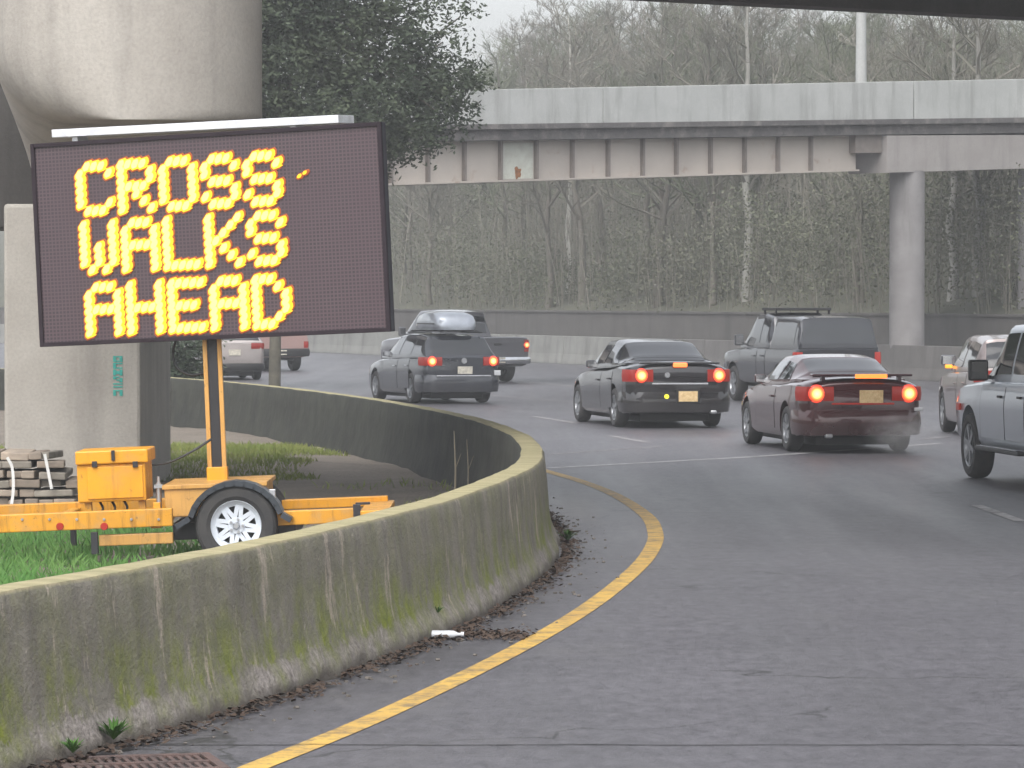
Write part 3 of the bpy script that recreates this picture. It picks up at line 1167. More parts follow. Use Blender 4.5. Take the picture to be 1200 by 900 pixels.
# equipment cabinet on posts
cab = tbox("battery_cabinet", 86, 545, 167, 590, .25, .85, 'yellow', .012)
lid = tbox("cabinet_lid", 84, 529, 170, 545, .22, .88, 'yellow', .012, None)
lid_panel = tbox("cabinet_door", 98, 548, 164, 586, .235, .255, 'yellow', .004, None)
lid_panel.parent = cab
tbox("lid_latch", 127, 529, 131, 541, .20, .222, 'dark_steel', .002)
for xx in (94, 158):
    tbox("cabinet_post", xx, 589, xx + 8, 606, .3, .38, 'yellow_worn', .003)
for xx in (104, 152):
    tbox("hinge", xx, 542, xx + 6, 549, .212, .236, 'dark_steel', .002)
for k in range(7):
    u, w = T(-6 + k * 32, 613)
    b = MB()
    b.lathe([(0, -.012), (.010, -.012), (.012, 0)], 'Y', 8, (u, -.022, w + .03))
    obj("bolt", b, 'galv', trailer)
u0, w0 = T(108, 590)
for k in range(3):
    u1, w1 = T(108 + 14 * k, 598)
    b = MB()
    b.tube(catmull([(u0 + .02 + .1 * k, .35, w0), (u0 + .05 + .1 * k, .3, w0 - .07), (u0 - .02 + .1 * k, .28, w0 - .11)], 5), .011, 6)
    obj("cable", b, 'black', trailer, 60)
# deck box and fender
db = tbox("deck_box", 190, 571, 308, 606, .20, 1.35, 'yellow_faded', .01)
tbox("deck_lid", 187, 568, 311, 573, .18, 1.37, 'yellow_faded', .004)
tbox("frame_stub", 178, 590, 186, 606, .1, .18, 'yellow_worn', .003)
tu, tw = T(277, 616)
b = MB()
prof = []
for k in range(-2, 15):
    a = R(15 + 150 * k / 12) if 0 <= k <= 12 else None
    if a is not None:
        prof.append((tu + .40 * math.cos(a), tw + .37 * math.sin(a)))
prof = [(tu + .46, tw + .05)] + prof + [(tu - .50, tw + .03)]
for i in range(len(prof) - 1):
    a, b_ = Vector((prof[i][0], 0, prof[i][1])), Vector((prof[i + 1][0], 0, prof[i + 1][1]))
    d = (b_ - a).normalized()
    nn = Vector((-d.z, 0, d.x))
    v = []
    for q in (a, b_):
        for yy in (-.10, .17):
            v += [q + Vector((0, yy, 0)), q + nn * .045 + Vector((0, yy, 0))]
    b.add(v, [(0, 1, 3, 2), (4, 6, 7, 5), (0, 4, 5, 1), (2, 3, 7, 6), (0, 2, 6, 4), (1, 5, 7, 3)])
obj("fender", b, 'fender', trailer, 30)
u, w = T(319, 580)
b = MB()
b.box((u, .02, w), (.05, .06, .09)).tube([(u, .02, w - .1), (u, .02, w + .03)], .014, 8)
obj("marker_or_reflection_block", b, 'galv', trailer, bevel=.004)


def tyre(b, r, w, c=(0, 0, 0), ax='X', inner=.62, n=40):
    h = w / 2
    b.lathe([(r * inner, -h * .8), (r * .72, -h), (r * .90, -h), (r * .965, -h * .82), (r, -h * .5), (r, h * .5), (r * .965, h * .82), (r * .90, h), (r * .72, h), (r * inner, h * .8), (r * inner, -h * .8)], ax, n, c)


wl = MB()
tyre(wl, .335, .205, (tu, .02, tw), 'Y')
wheel = obj("wheel", wl, 'rubber', trailer, 30)
b = MB()
b.lathe([(.205, -.09), (.21, -.075), (.198, -.062), (.16, -.045), (.155, .05)], 'Y', 40, (tu, .02, tw))
b.lathe([(0, -.055), (.065, -.055), (.07, -.04)], 'Y', 24, (tu, .02, tw))
for k in range(8):                     # spoked steel disc with triangular windows
    a = 2 * math.pi * k / 8 + .2
    for sg in (-1, 1):
        p0 = Vector((tu + .06 * math.cos(a), -.02, tw + .06 * math.sin(a)))
        p1 = Vector((tu + .17 * math.cos(a + sg * .30), -.025, tw + .17 * math.sin(a + sg * .30)))
        b.bar(p0, p1, .034, .016, Vector((0, -1, 0)))
obj("rim", b, 'white_rim', wheel, 30)
b = MB()
b.lathe([(0, -.085), (.02, -.085), (.03, -.07), (.032, -.036)], 'Y', 16, (tu, .02, tw))
for k in range(5):
    a = 2 * math.pi * k / 5
    b.lathe([(0, -.055), (.011, -.055), (.011, -.03)], 'Y', 8, (tu + .052 * math.cos(a), .0, tw + .052 * math.sin(a)))
obj("hub", b, 'galv', wheel, 40)
b = MB()
b.lathe([(0, .0), (.16, .0), (.16, .02)], 'Y', 24, (tu, .03, tw))
obj("brake_drum", b, 'black', wheel, 30)
wl = MB()
tyre(wl, .335, .205, (tu, 1.5, tw), 'Y')
obj("wheel", wl, 'rubber', trailer, 30)

# mast
MV = .74
mx0, mw0 = T(236.5, 571)
mx1, _ = T(254, 571)
for xx in (mx0, mx1):
    b = MB()
    b.box((xx, MV + .15, (mw0 + 1.84) / 2 + .0), (.036, .06, 1.84 - mw0 + .1))
    obj("mast_post", b, 'yellow_faded', trailer, bevel=.004)
b = MB()
b.box(((mx0 + mx1) / 2, MV + .16, 1.28), (mx1 - mx0 - .04, .045, 1.29))
obj("mast_core", b, 'dark_steel', trailer)
b = MB()
b.box(((mx0 + mx1) / 2, MV + .15, mw0 + .06), (mx1 - mx0 + .05, .13, .13))
obj("mast_foot", b, 'yellow', trailer, bevel=.006)
u0, w0 = T(170, 546)
u1, w1 = T(240, 518)
b = MB()
b.tube(catmull([(u0, .6, w0 - .02), (u0 + .15, .65, w0 + .0), ((u0 + u1) / 2 + .1, .7, (w0 + w1) / 2 + .0), (u1, .70, w1)], 6), .011, 6)
obj("cable", b, 'black', trailer, 60)

# ---- board. Its own frame: origin at the middle of the face, x right, z up
BC = P(244.5, 277, 32.0)
bu = (BC.x - tr0.x)
brd = bpy.data.objects.new("message_board", None)
COL.objects.link(brd)
brd.parent = trailer
dx, dz = bu, BC.z - tr0.z
brd.location = (dx * math.cos(TAU) + dz * math.sin(TAU), .75, -dx * math.sin(TAU) + dz * math.cos(TAU))
YAW = R(20)
brd.rotation_euler = (0, R(-.35), -YAW)
BW, BH = 3.20, 1.72
b = MB()
b.box((0, .045, 0), (BW, .09, BH))
# the board empty is only a frame of reference: its meshes are the parts
case = obj("board_case", b, 'sign_case', brd, bevel=.012)
b = MB()
b.box((0, -.004, 0), (BW - .07, .008, BH - .07))
obj("board_face", b, 'sign_face', brd)
b = MB()
for x, w_, h_ in ((-BW / 2 + .018, .036, BH), (BW / 2 - .018, .036, BH)):
    b.box((x, -.014, 0), (w_, .028, h_))
for z in (-BH / 2 + .018, BH / 2 - .018):
    b.box((0, -.014, z), (BW - .072, .028, .036))
obj("board_frame", b, 'sign_rim', brd, bevel=.004)
b = MB()
b.box((-.08, .14, BH / 2 + .062), (2.62, .34, .066), Matrix.Rotation(R(1.0), 3, 'X') @ Matrix.Rotation(R(.7), 3, 'Y'))
sp_ = obj("solar_panel", b, 'alu', brd, bevel=.004)
b = MB()
b.box((-.08, .14, BH / 2 + .0955), (2.54, .28, .006), Matrix.Rotation(R(1.0), 3, 'X') @ Matrix.Rotation(R(.7), 3, 'Y'))
obj("solar_cells", b, 'solar', brd)
b = MB()
for x in (-1.2, .8):
    b.box((x, .12, BH / 2 + .014), (.05, .2, .05))
obj("panel_bracket", b, 'galv', brd)
b = MB()
b.tube(catmull([(-.42, .2, -BH / 2 + .05), (-.47, .2, -BH / 2 - .1), (-.44, .2, -BH / 2 - .22), (-.33, .22, -BH / 2 - .29), (-.2, .24, -BH / 2 - .28)], 6), .012, 7)
obj("cable", b, 'black', brd, 60)

FONT = {
    'C': ".###. #...# #.... #.... #.... #...# .###.", 'R': "####. #...# #...# ####. #.#.. #..#. #...#",
    'O': ".###. #...# #...# #...# #...# #...# .###.", 'S': ".###. #...# #.... .###. ....# #...# .###.",
    'W': "#...# #...# #...# #.#.# #.#.# #.#.# .#.#.", 'A': ".###. #...# #...# ##### #...# #...# #...#",
    'L': "#.... #.... #.... #.... #.... #.... #####", 'K': "#...# #..#. #.#.. ##... #.#.. #..#. #...#",
    'H': "#...# #...# #...# ##### #...# #...# #...#", 'E': "##### #.... #.... ####. #.... #.... #####",
    'D': "###.. #..#. #...# #...# #...# #..#. ###..",
}


def led_cell(bl, cx, cz, dxp, dzp):
    """one LED cluster: slanted oval cells of small lamps, bezel, amber body, hot core"""
    def hexa(k, y, mi, kz=None):
        kz = kz or k
        a, c_ = dxp * k, dzp * kz
        sh = .33 * dzp
        poly = [(-.52, -.30), (-.30, -.56), (.28, -.50), (.56, .02), (.52, .32), (.36, .56), (-.22, .52), (-.56, .02)]
        pts = [(cx + px_ * a + .10 * pz_ * a, y, cz + pz_ * c_ + px_ * .22 * c_) for px_, pz_ in poly]
        back = [(q[0], 0.0, q[2]) for q in pts]
        n = len(poly)
        bl.add(pts + back, [tuple(range(n))] + [(i, n + i, n + (i + 1) % n, (i + 1) % n) for i in range(n)], mi)
    e = .00012 * (len(bl.v) % 37)
    e = .00012 * (len(bl.v) % 37)
    hexa(1.80, -.006 - e, 2, 1.76)
    hexa(1.42, -.012 - e, 0, 1.38)
    for q in range(3):          # the right edge is a comb of little lamp tips
        z = cz - dzp * .42 + q * dzp * .36
        x = cx + dxp * .70
        bl.add([(x - .02, -.0125 - e, z - dzp * .14), (x + dxp * .13, -.0125 - e, z + dzp * .05), (x - .02, -.0125 - e, z + dzp * .20)], [(0, 1, 2)], 0)
    cx -= dxp * .10
    hexa(.88, -.020 - e, 1, 1.02)


# letters: five columns, seven rows each
pitch_x = .384
cellx, cellz = .0672, .0622
x_first = -BW / 2 + .455
rows_z = [BH / 2 - .222, BH / 2 - .715, BH / 2 - 1.240]
row_x = [0.0, .010, .030]
for wi, word in enumerate(("CROSS", "WALKS", "AHEAD")):
    for li, ch in enumerate(word):
        bl = MB()
        for r_, line in enumerate(FONT[ch].split()):
            for c_, q in enumerate(line):
                if q == '#':
                    led_cell(bl, c_ * cellx, -r_ * cellz, cellx, cellz)
        o = obj("letter", bl, ['led', 'led_core', 'led_rim'], brd, fix=False, loc=(x_first + row_x[wi] + li * pitch_x, -.0085, rows_z[wi]))
        o['label'] = "lit amber letter %s of the word %s" % (ch, word)
bl = MB()
led_cell(bl, 0, 0, .038, .028)
led_cell(bl, .05, .025, .036, .026)
obj("face_reflection", bl, ['led_rim', 'led', 'led_rim'], brd, fix=False, loc=(.86, -.0085, .455))  # orange reflection on the sign face, built as a glowing mark

# ------------------------------------------------------------------ far barrier, retaining wall, hillside
B0 = Vector((11.7, 104, 0))
BD = Vector((-.328, .945, 0)).normalized()
BN = Vector((BD.y, -BD.x, 0))               # away from the road, to the right
med_path = [(-60, 0.3), (-30, 0.15), (0, 0), (34, 0), (62, -.3), (90, -4), (120, -13)]


def bpt(s_, q, z=0.0):
    p = B0 + BD * s_ + BN * q
    return Vector((p.x, p.y, z))


def sweep(b, path, prof):
    pts = [Vector((p.x, p.y, 0)) for p in path]
    n, m_ = len(pts), len(prof)
    v = []
    for i, p in enumerate(pts):
        d = (pts[min(i + 1, n - 1)] - pts[max(i - 1, 0)]).normalized()
        nr = Vector((-d.y, d.x, 0))
        v += [p + nr * o + Vector((0, 0, z)) for o, z in prof]
    f = [(i * m_ + j, (i + 1) * m_ + j, (i + 1) * m_ + (j + 1) % m_, i * m_ + (j + 1) % m_) for i in range(n - 1) for j in range(m_)]
    f += [tuple(range(m_ - 1, -1, -1)), tuple((n - 1) * m_ + j for j in range(m_))]
    b.add(v, f)


mp_ = catmull([bpt(s_, q) for s_, q in med_path], 8)
# cast in segments with open joints, one long barrier
med = thing("median_barrier", "pale segmented concrete barrier along the far side of the road below the wooded hill", "barrier", mp_[8])
mo = med.location
seglen, gap = 6.0, .03
acc, cur = 0, []
dens = []
for i in range(len(mp_) - 1):
    n = max(1, int((mp_[i + 1] - mp_[i]).length / .5))
    dens += [mp_[i].lerp(mp_[i + 1], k / n) for k in range(n)]
k = 0
per = 12
while k < len(dens) - 2:
    seg = dens[k:k + per + 1]
    if len(seg) < 3:
        break
    seg = [p.copy() for p in seg]
    seg[-1] = seg[-2].lerp(seg[-1], .92)
    b = MB()
    sweep(b, [p - mo for p in seg], [(.20, 0), (.19, .09), (.14, .34), (.09, .95), (-.09, .95), (-.14, .34), (-.19, .09), (-.20, 0)])
    obj("barrier_segment", b, 'median' if seg[0].x < 5.5 else 'median_shaded', med, bevel=.01)
    k += per

b = MB()
rp = catmull([bpt(s_, q + 4.1) for s_, q in med_path], 8)
sweep(b, rp, [(.12, -.1), (.12, 1.72), (-.16, 1.72), (-.16, -.1)])
sweep(b, rp, [(.17, 1.723), (.17, 1.80), (-.2, 1.80), (-.2, 1.723)])
tag(obj("retaining_wall", b, 'retaining'), "low dark concrete retaining wall at the foot of the wooded hill behind the pale barrier", "wall")


def hill_z(s_, q):
    q = max(q, 0)
    z = 1.66 + .30 * q - .0012 * q * q
    p = B0 + BD * s_ + BN * q
    z += .6 * mnoise.noise(Vector((p.x * .06, p.y * .06, 3))) * min(q / 6, 1) + .12 * mnoise.noise(Vector((p.x * .4, p.y * .4, 1))) * min(q / 2, 1)
    return z


b = MB()
ns, nq = 70, 40
v = []
for i in range(ns):
    s_ = -60 + 260 * i / (ns - 1)
    off = float(np.interp(s_, [m_[0] for m_ in med_path], [m_[1] for m_ in med_path])) + 4.1
    for j in range(nq):
        q = 90 * (j / (nq - 1)) ** 1.5
        p = bpt(s_, q + off + .14)
        v.append((p.x, p.y, hill_z(s_, q)))
b.add(v, [(i * nq + j, (i + 1) * nq + j, (i + 1) * nq + j + 1, i * nq + j + 1) for i in range(ns - 1) for j in range(nq - 1)])
struct("hill", b, 'hill', 60)


def hill_at(X, Y):
    p = Vector((X, Y, 0)) - B0
    s_, q = p.dot(BD), p.dot(BN)
    off = float(np.interp(s_, [m_[0] for m_ in med_path], [m_[1] for m_ in med_path])) + 4.1
    return s_, q - off, hill_z(s_, q - off)


# undergrowth: brambles, ivy and saplings that read as one tangle
def scatter_bush(name, count, mat, label, size, hmax, seed, keep):
    rg = np.random.default_rng(seed)
    vs_, fs_ = [], []
    n = 0
    while n < count:
        Y = rg.uniform(100, 235)
        X = rg.uniform(-.05, .145) * Y
        s_, q, z0 = hill_at(X, Y)
        if n < count * .22:
            q = rg.uniform(.15, 2.5)
            s_ = rg.uniform(-20, 60)
            p_ = bpt(s_, q + 4.2)
            X, Y = p_.x, p_.y
            z0 = hill_z(s_, q)
        if q < .1 or q > 62:
            continue
        k = mnoise.noise(Vector((X * .22, Y * .10, seed)))
        if k < keep:
            continue
        h = hmax * (k - keep + .15) * 1.3
        for _ in range(6):
            x, y = X + rg.normal(0, .5), Y + rg.normal(0, .6)
            zz = z0 + rg.random() ** .7 * h
            a, t = rg.uniform(0, 6.28), rg.normal(0, .6)
            s2 = size * rg.uniform(.5, 1.4)
            u_ = np.array((math.cos(a) * math.cos(t), math.sin(a) * math.cos(t), math.sin(t))) * s2
            w_ = np.array((-math.sin(a) * .4, math.cos(a) * .4, .85)) * s2 * .7
            c_ = np.array((x, y, zz))
            o = len(vs_)
            vs_ += [tuple(c_ - u_), tuple(c_ + w_), tuple(c_ + u_), tuple(c_ - w_)]
            fs_.append((o, o + 1, o + 2, o + 3))
            n += 1
    b = MB()
    b.add(vs_, fs_)
    tag(obj(name, b, mat, fix=False), label, "undergrowth", kind="stuff")


scatter_bush("undergrowth", 210000, 'bush', "tangled grey green undergrowth covering the hillside above the far retaining wall", .050, 4.8, 11, -.34)


# upright saplings and canes, too many to tell apart
rg_ = random.Random(77)
b = MB()
c_ = 0
while c_ < 5200:
    Y = rg_.uniform(104, 225)
    X = rg_.uniform(-.045, .145) * Y
    s_, q, z0 = hill_at(X, Y)
    if q < .3 or q > 55:
        continue
    h = rg_.uniform(1.5, 6.0)
    lx, ly = rg_.gauss(0, .10) * h, rg_.gauss(0, .10) * h
    r_ = rg_.uniform(.010, .030)
    p0 = Vector((X, Y, z0 - .1))
    p1 = p0 + Vector((lx * .35, ly * .3, h * .5))
    p2 = p0 + Vector((lx, ly, h))
    b.tube([p0, p1, p2], [r_, r_ * .7, r_ * .25], 3, caps=False)
    for k in range(4):
        t = rg_.uniform(.3, .95)
        pp = p0.lerp(p1, t * 2) if t < .5 else p1.lerp(p2, t * 2 - 1)
        b.tube([pp, pp + Vector((rg_.gauss(0, .3), rg_.gauss(0, .3), rg_.uniform(.1, .6))) * h * .3], [r_ * .45, r_ * .2], 3, caps=False)
    c_ += 1
tag(obj("sapling_thicket", b, 'twig', fix=False), "thicket of thin upright grey saplings filling the hillside wood", "saplings", kind="stuff")


# ---- bare woodland trees
def bare_tree(seed, H, spread=.34, lean=0.0, first=.28, fine=1.0):
    rg = random.Random(seed)
    tr, cr = MB(), MB()
    n = 9
    pts = [Vector((lean * H * (k / n) ** 1.5 + .10 * H / 10 * rg.gauss(0, .5) * (k > 0), .1 * rg.gauss(0, .6) * (k > 0), H * .92 * k / n)) for k in range(n + 1)]
    r0 = .011 * H + .03
    tr.tube(pts, [r0 * (1 - .86 * k / n) * (1.25 if k == 0 else 1) for k in range(n + 1)], 7, caps=False)

    def grow(p, d, ln, rad, lev):
        segs = 3 if lev < 3 else 2
        q = [p]
        dd = d.copy()
        for k in range(segs):
            dd = (dd + Vector((rg.gauss(0, .16), rg.gauss(0, .16), rg.gauss(.06, .12)))).normalized()
            q.append(q[-1] + dd * ln / segs)
        cr.tube(q, [rad * (1 - .7 * k / segs) for k in range(segs + 1)], 4 if lev < 2 else 3, caps=False)
        if lev >= 4:
            return
        m_ = {1: 6, 2: 5, 3: 3}[lev]
        m_ = max(2, int(m_ * fine))
        for k in range(m_):
            t = rg.uniform(.25, 1) * segs
            i = min(int(t), segs - 1)
            pp = q[i].lerp(q[i + 1], t - i)
            ax = Vector((rg.gauss(0, 1), rg.gauss(0, 1), rg.gauss(.35, .6))).normalized()
            nd = (dd * .75 + ax * .7).normalized()
            grow(pp, nd, ln * rg.uniform(.38, .62), max(rad * .48, .008), lev + 1)
    nb = int(17 + H * .5)
    for k in range(nb):
        t = first + (1 - first) * (k + rg.random()) / nb
        i = min(int(t * n), n - 1)
        p = pts[i].lerp(pts[i + 1], t * n - i)
        a = rg.uniform(0, 6.283)
        up = rg.uniform(.35, 1.1)
        d = Vector((math.cos(a), math.sin(a), up)).normalized()
        ln = H * spread * (1.12 - .75 * t) * rg.uniform(.7, 1.15)
        grow(p, d, ln, r0 * (1.05 - .8 * t) * .42 + .01, 1)
    mt, mc = tr.mesh("trunk"), cr.mesh("crown")
    mt.polygons.foreach_set('use_smooth', [True] * len(mt.polygons))
    return mt, mc


variants = []
for i, (sd_, sp, ln, mats) in enumerate(((3, .30, .02, ('bark', 'twig')), (8, .36, -.03, ('bark', 'twig_green')), (15, .27, .05, ('bark', 'twig')), (21, .33, .0, ('pale_bark', 'twig')), (33, .30, -.06, ('bark', 'twig_green')))):
    mt, mc = bare_tree(sd_, 10.0, sp, ln)
    mt.materials.append(M[mats[0]])
    mc.materials.append(M[mats[1]])
    variants.append((mt, mc))


def put_tree(x, y, z, h, var, rz, label, group, name="bare_tree", cat="tree", wide=1.0):
    o = thing(name, label, cat, (x, y, z), (0, 0, rz), group)
    for nm, me in zip(("trunk", "crown"), variants[var]):
        c_ = bpy.data.objects.new(nm, me)
        COL.objects.link(c_)
        c_.parent = o
    o.scale = (h / 10 * wide, h / 10 * wide, h / 10)
    return o


rt = random.Random(5)
placed = []
tries = 0
while len(placed) < 120 and tries < 6000:
    tries += 1
    Y = rt.uniform(104, 230)
    px = rt.uniform(440, 1260)
    X = (px - 600) / FPX * Y
    s_, q, z = hill_at(X, Y)
    if q < .8 or q > 58:
        continue
    if (Vector((X, Y, 0)) - Vector((-2.55, 95.0, 0))).dot(Vector((-.647, .762, 0))) < 9:     # keep clear of the bridge
        continue
    if any((X - a) ** 2 + (Y - b_) ** 2 < (2.0 if Y < 150 else 3.2) ** 2 for a, b_ in placed):
        continue
    # the wood is lower at its left end, where the sky opens
    top_row = float(np.interp(px, [440, 520, 560, 600, 640, 700, 900, 1060, 1250], [92, 90, 80, 42, 14, 0, -6, 22, 32])) + rt.uniform(-14, 28)
    h = (EYE + (HOR - top_row) / FPX * Y) - z
    hmax = rt.uniform(9, 19)
    h = min(h, hmax)
    if h < 3.5:
        continue
    placed.append((X, Y))
    var = rt.choice([0, 1, 2, 4, 0, 1])
    put_tree(X, Y, z - .1, h, var, rt.uniform(0, 6.28), "bare grey green tree in the tangled wood behind the bridge", "bare trees of the hillside wood", wide=rt.uniform(.8, 1.15) * (1 if h > 8 else 1.3))
for px, py, Y, h, var, lab in ((876, 372, 128, 13, 3, "pale grey trunk standing out of the wood between parked looking pickup and bridge girder"),
                               (1116, 372, 112, 11, 3, "white barked slender tree just right of the round bridge column"),
                               (1146, 372, 116, 12, 3, "thin pale trunk between the two bridge columns near the right edge"),
                               (668, 366, 152, 12, 3, "slim pale trunk in the wood left of the grey panel seams, above the wagon and sedan gap")):
    while True:
        X = (px - 600) / FPX * Y
        s_, q, z = hill_at(X, Y)
        if q > 1.4:
            break
        Y += 1.0
    put_tree(X, Y, z - .1, h, var, px * .7, lab.replace(" between parked looking pickup and bridge girder", " above the dark canopy pickup").replace(" left of the grey panel seams, above the wagon and sedan gap", " above the gap between wagon and black sedan"), "pale trunks in the wood", "pale_tree")


# ---- evergreen tree and shrub behind the pier
def leafy(name, base, label, cat, trunk_pts, trunk_r, lobes, nleaf, lsize, mat, seed, limbs=8):
    rg = random.Random(seed)
    o = thing(name, label, cat, base)
    b = MB()
    b.tube(trunk_pts, trunk_r, 9)
    top = trunk_pts[-1]
    for k in range(limbs):
        c_, r_ = lobes[k % len(lobes)]
        t = rg.uniform(.45, .95)
        i = min(int(t * (len(trunk_pts) - 1)), len(trunk_pts) - 2)
        p = Vector(trunk_pts[i]).lerp(Vector(trunk_pts[i + 1]), .5)
        e = Vector(c_) + Vector((rg.gauss(0, .4), rg.gauss(0, .4), rg.gauss(0, .3)))
        m_ = p.lerp(e, .5) + Vector((0, 0, .25))
        b.tube([p, m_, e], [.07, .045, .015], 5)
    obj("trunk", b, 'dark_bark', o, 60)
    v, f = [], []
    # sprays: each spray a clump of small leaves on a drooping twig
    tot = sum(r_ ** 2 for _, r_ in lobes)
    for c_, r_ in lobes:
        c_ = Vector(c_)
        for _ in range(int(nleaf / 26 * r_ ** 2 / tot)):
            d = Vector((rg.gauss(0, 1), rg.gauss(0, 1), rg.gauss(0, .8))).normalized()
            rr = r_ * (rg.random() ** .38) * (1 + .25 * mnoise.noise(d * 2.2 + c_))
            s0 = c_ + d * rr
            sd2 = (d + Vector((rg.gauss(0, .4), rg.gauss(0, .4), -.35))).normalized()
            for k in range(26):
                p = s0 + sd2 * rg.uniform(0, .42) + Vector((rg.gauss(0, .10), rg.gauss(0, .10), rg.gauss(0, .08)))
                a = Vector((rg.gauss(0, 1), rg.gauss(0, 1), rg.gauss(0, .6))).normalized() * lsize * rg.uniform(.6, 1.3)
                w_ = a.cross(Vector((rg.gauss(0, 1), rg.gauss(0, 1), rg.gauss(0, 1)))).normalized() * lsize * .42
                n = len(v)
                v += [p - a, p + w_, p + a, p - w_]
                f.append((n, n + 1, n + 2, n + 3))
    b = MB()
    b.add(v, f)
    obj("crown", b, mat, o, fix=False)
    return o


TB = Vector(((321 - 600) / FPX * 77, 77, 0))


def tl(x, y, dy=0.0):
    return P(x, y, 77 + dy) - TB


leafy("evergreen_tree", TB, "dark evergreen tree with a slim grey trunk behind the pier and message sign", "tree",
      [Vector((0, 0, -.1)), Vector((.03, 0, 1.6)), Vector((.0, .1, 3.4)), Vector((.3, .2, 6.0)), Vector((.4, .2, 9.5))], [.13, .115, .10, .07, .02],
      [(tl(330, 120), 1.5), (tl(400, 140, -.6), 1.25), (tl(470, 118, .3), 1.0), (tl(505, 88, .4), .85), (tl(430, 60, .5), 1.25), (tl(350, 30), 1.6), (tl(470, 30, -.3), .55),
       (tl(300, 80, .5), 1.6), (tl(400, -20), 1.4), (tl(270, -10, .5), 1.6), (tl(330, -60), 1.4), (tl(430, 165, .8), .75), (tl(370, 175, -.3), .8), (tl(533, 98, .2), .42), (tl(530, 15, .2), .25), (tl(488, 150, 0), .55), (tl(525, 125, .2), .4), (tl(250, 110, .5), 1.5)],
      80000, .062, 'evergreen', 4, 18)
SB = Vector(((218 - 600) / FPX * 74, 74, 0))
leafy("ivy_shrub", SB, "dark leafy shrub between the pier shaft and the sign mast behind the barrier", "shrub",
      [Vector((0, 0, 0)), Vector((0, 0, .6)), Vector((.05, 0, 1.2))], [.05, .04, .02],
      [(Vector((0, 0, .8)), .45), (Vector((-.3, .2, 1.3)), .5), (Vector((.02, 0, 1.5)), .36), (Vector((-.4, 0, .6)), .5), (Vector((-.05, 0, .3)), .4)], 9000, .05, 'evergreen', 9, 5)

# ------------------------------------------------------------------ bridge across the background
bridge = thing("girder_bridge", "grey concrete and steel girder bridge with ribbed pale girder crossing the whole background", "bridge", (3, 100, 0))
bo = bridge.location
XA, YA, XB, YB = -2.55, 95.0, 10.4, 106.0          # two places along the near face


def bline(X):
    t = (X - XA) / (XB - XA)
    return YA + (YB - YA) * t, t


def rowz(X, ya, yb):
    """height at X of an edge whose rows at the two ends are ya, yb"""
    Y, t = bline(X)
    za, zb = EYE + (HOR - ya) / FPX * YA, EYE + (HOR - yb) / FPX * YB
    return za + (zb - za) * t


bdir = Vector((XB - XA, YB - YA, 0)).normalized()
bnr = Vector((-bdir.y, bdir.x, 0))                  # away from the camera


def beam(b, X0, X1, r0, r1, back0, back1, n=1):
    """r0=(rowA,rowB) top edge, r1 bottom edge; back = offsets from the near face"""
    v = []
    for k in range(n + 1):
        X = X0 + (X1 - X0) * k / n
        Y, _ = bline(X)
        p = Vector((X, Y, 0))
        zt, zb = rowz(X, *r0), rowz(X, *r1)
        for off in (back0, back1):
            q = p + bnr * off - bo
            v += [Vector((q.x, q.y, zb)), Vector((q.x, q.y, zt))]
    f = []
    for k in range(n):
        a = 4 * k
        c_ = a + 4
        f += [(a, a + 1, c_ + 1, c_), (a + 2, c_ + 2, c_ + 3, a + 3), (a + 1, a + 3, c_ + 3, c_ + 1), (a, c_, c_ + 2, a + 2)]
    f += [(0, 2, 3, 1), (4 * n, 4 * n + 1, 4 * n + 3, 4 * n + 2)]
    b.add(v, f)


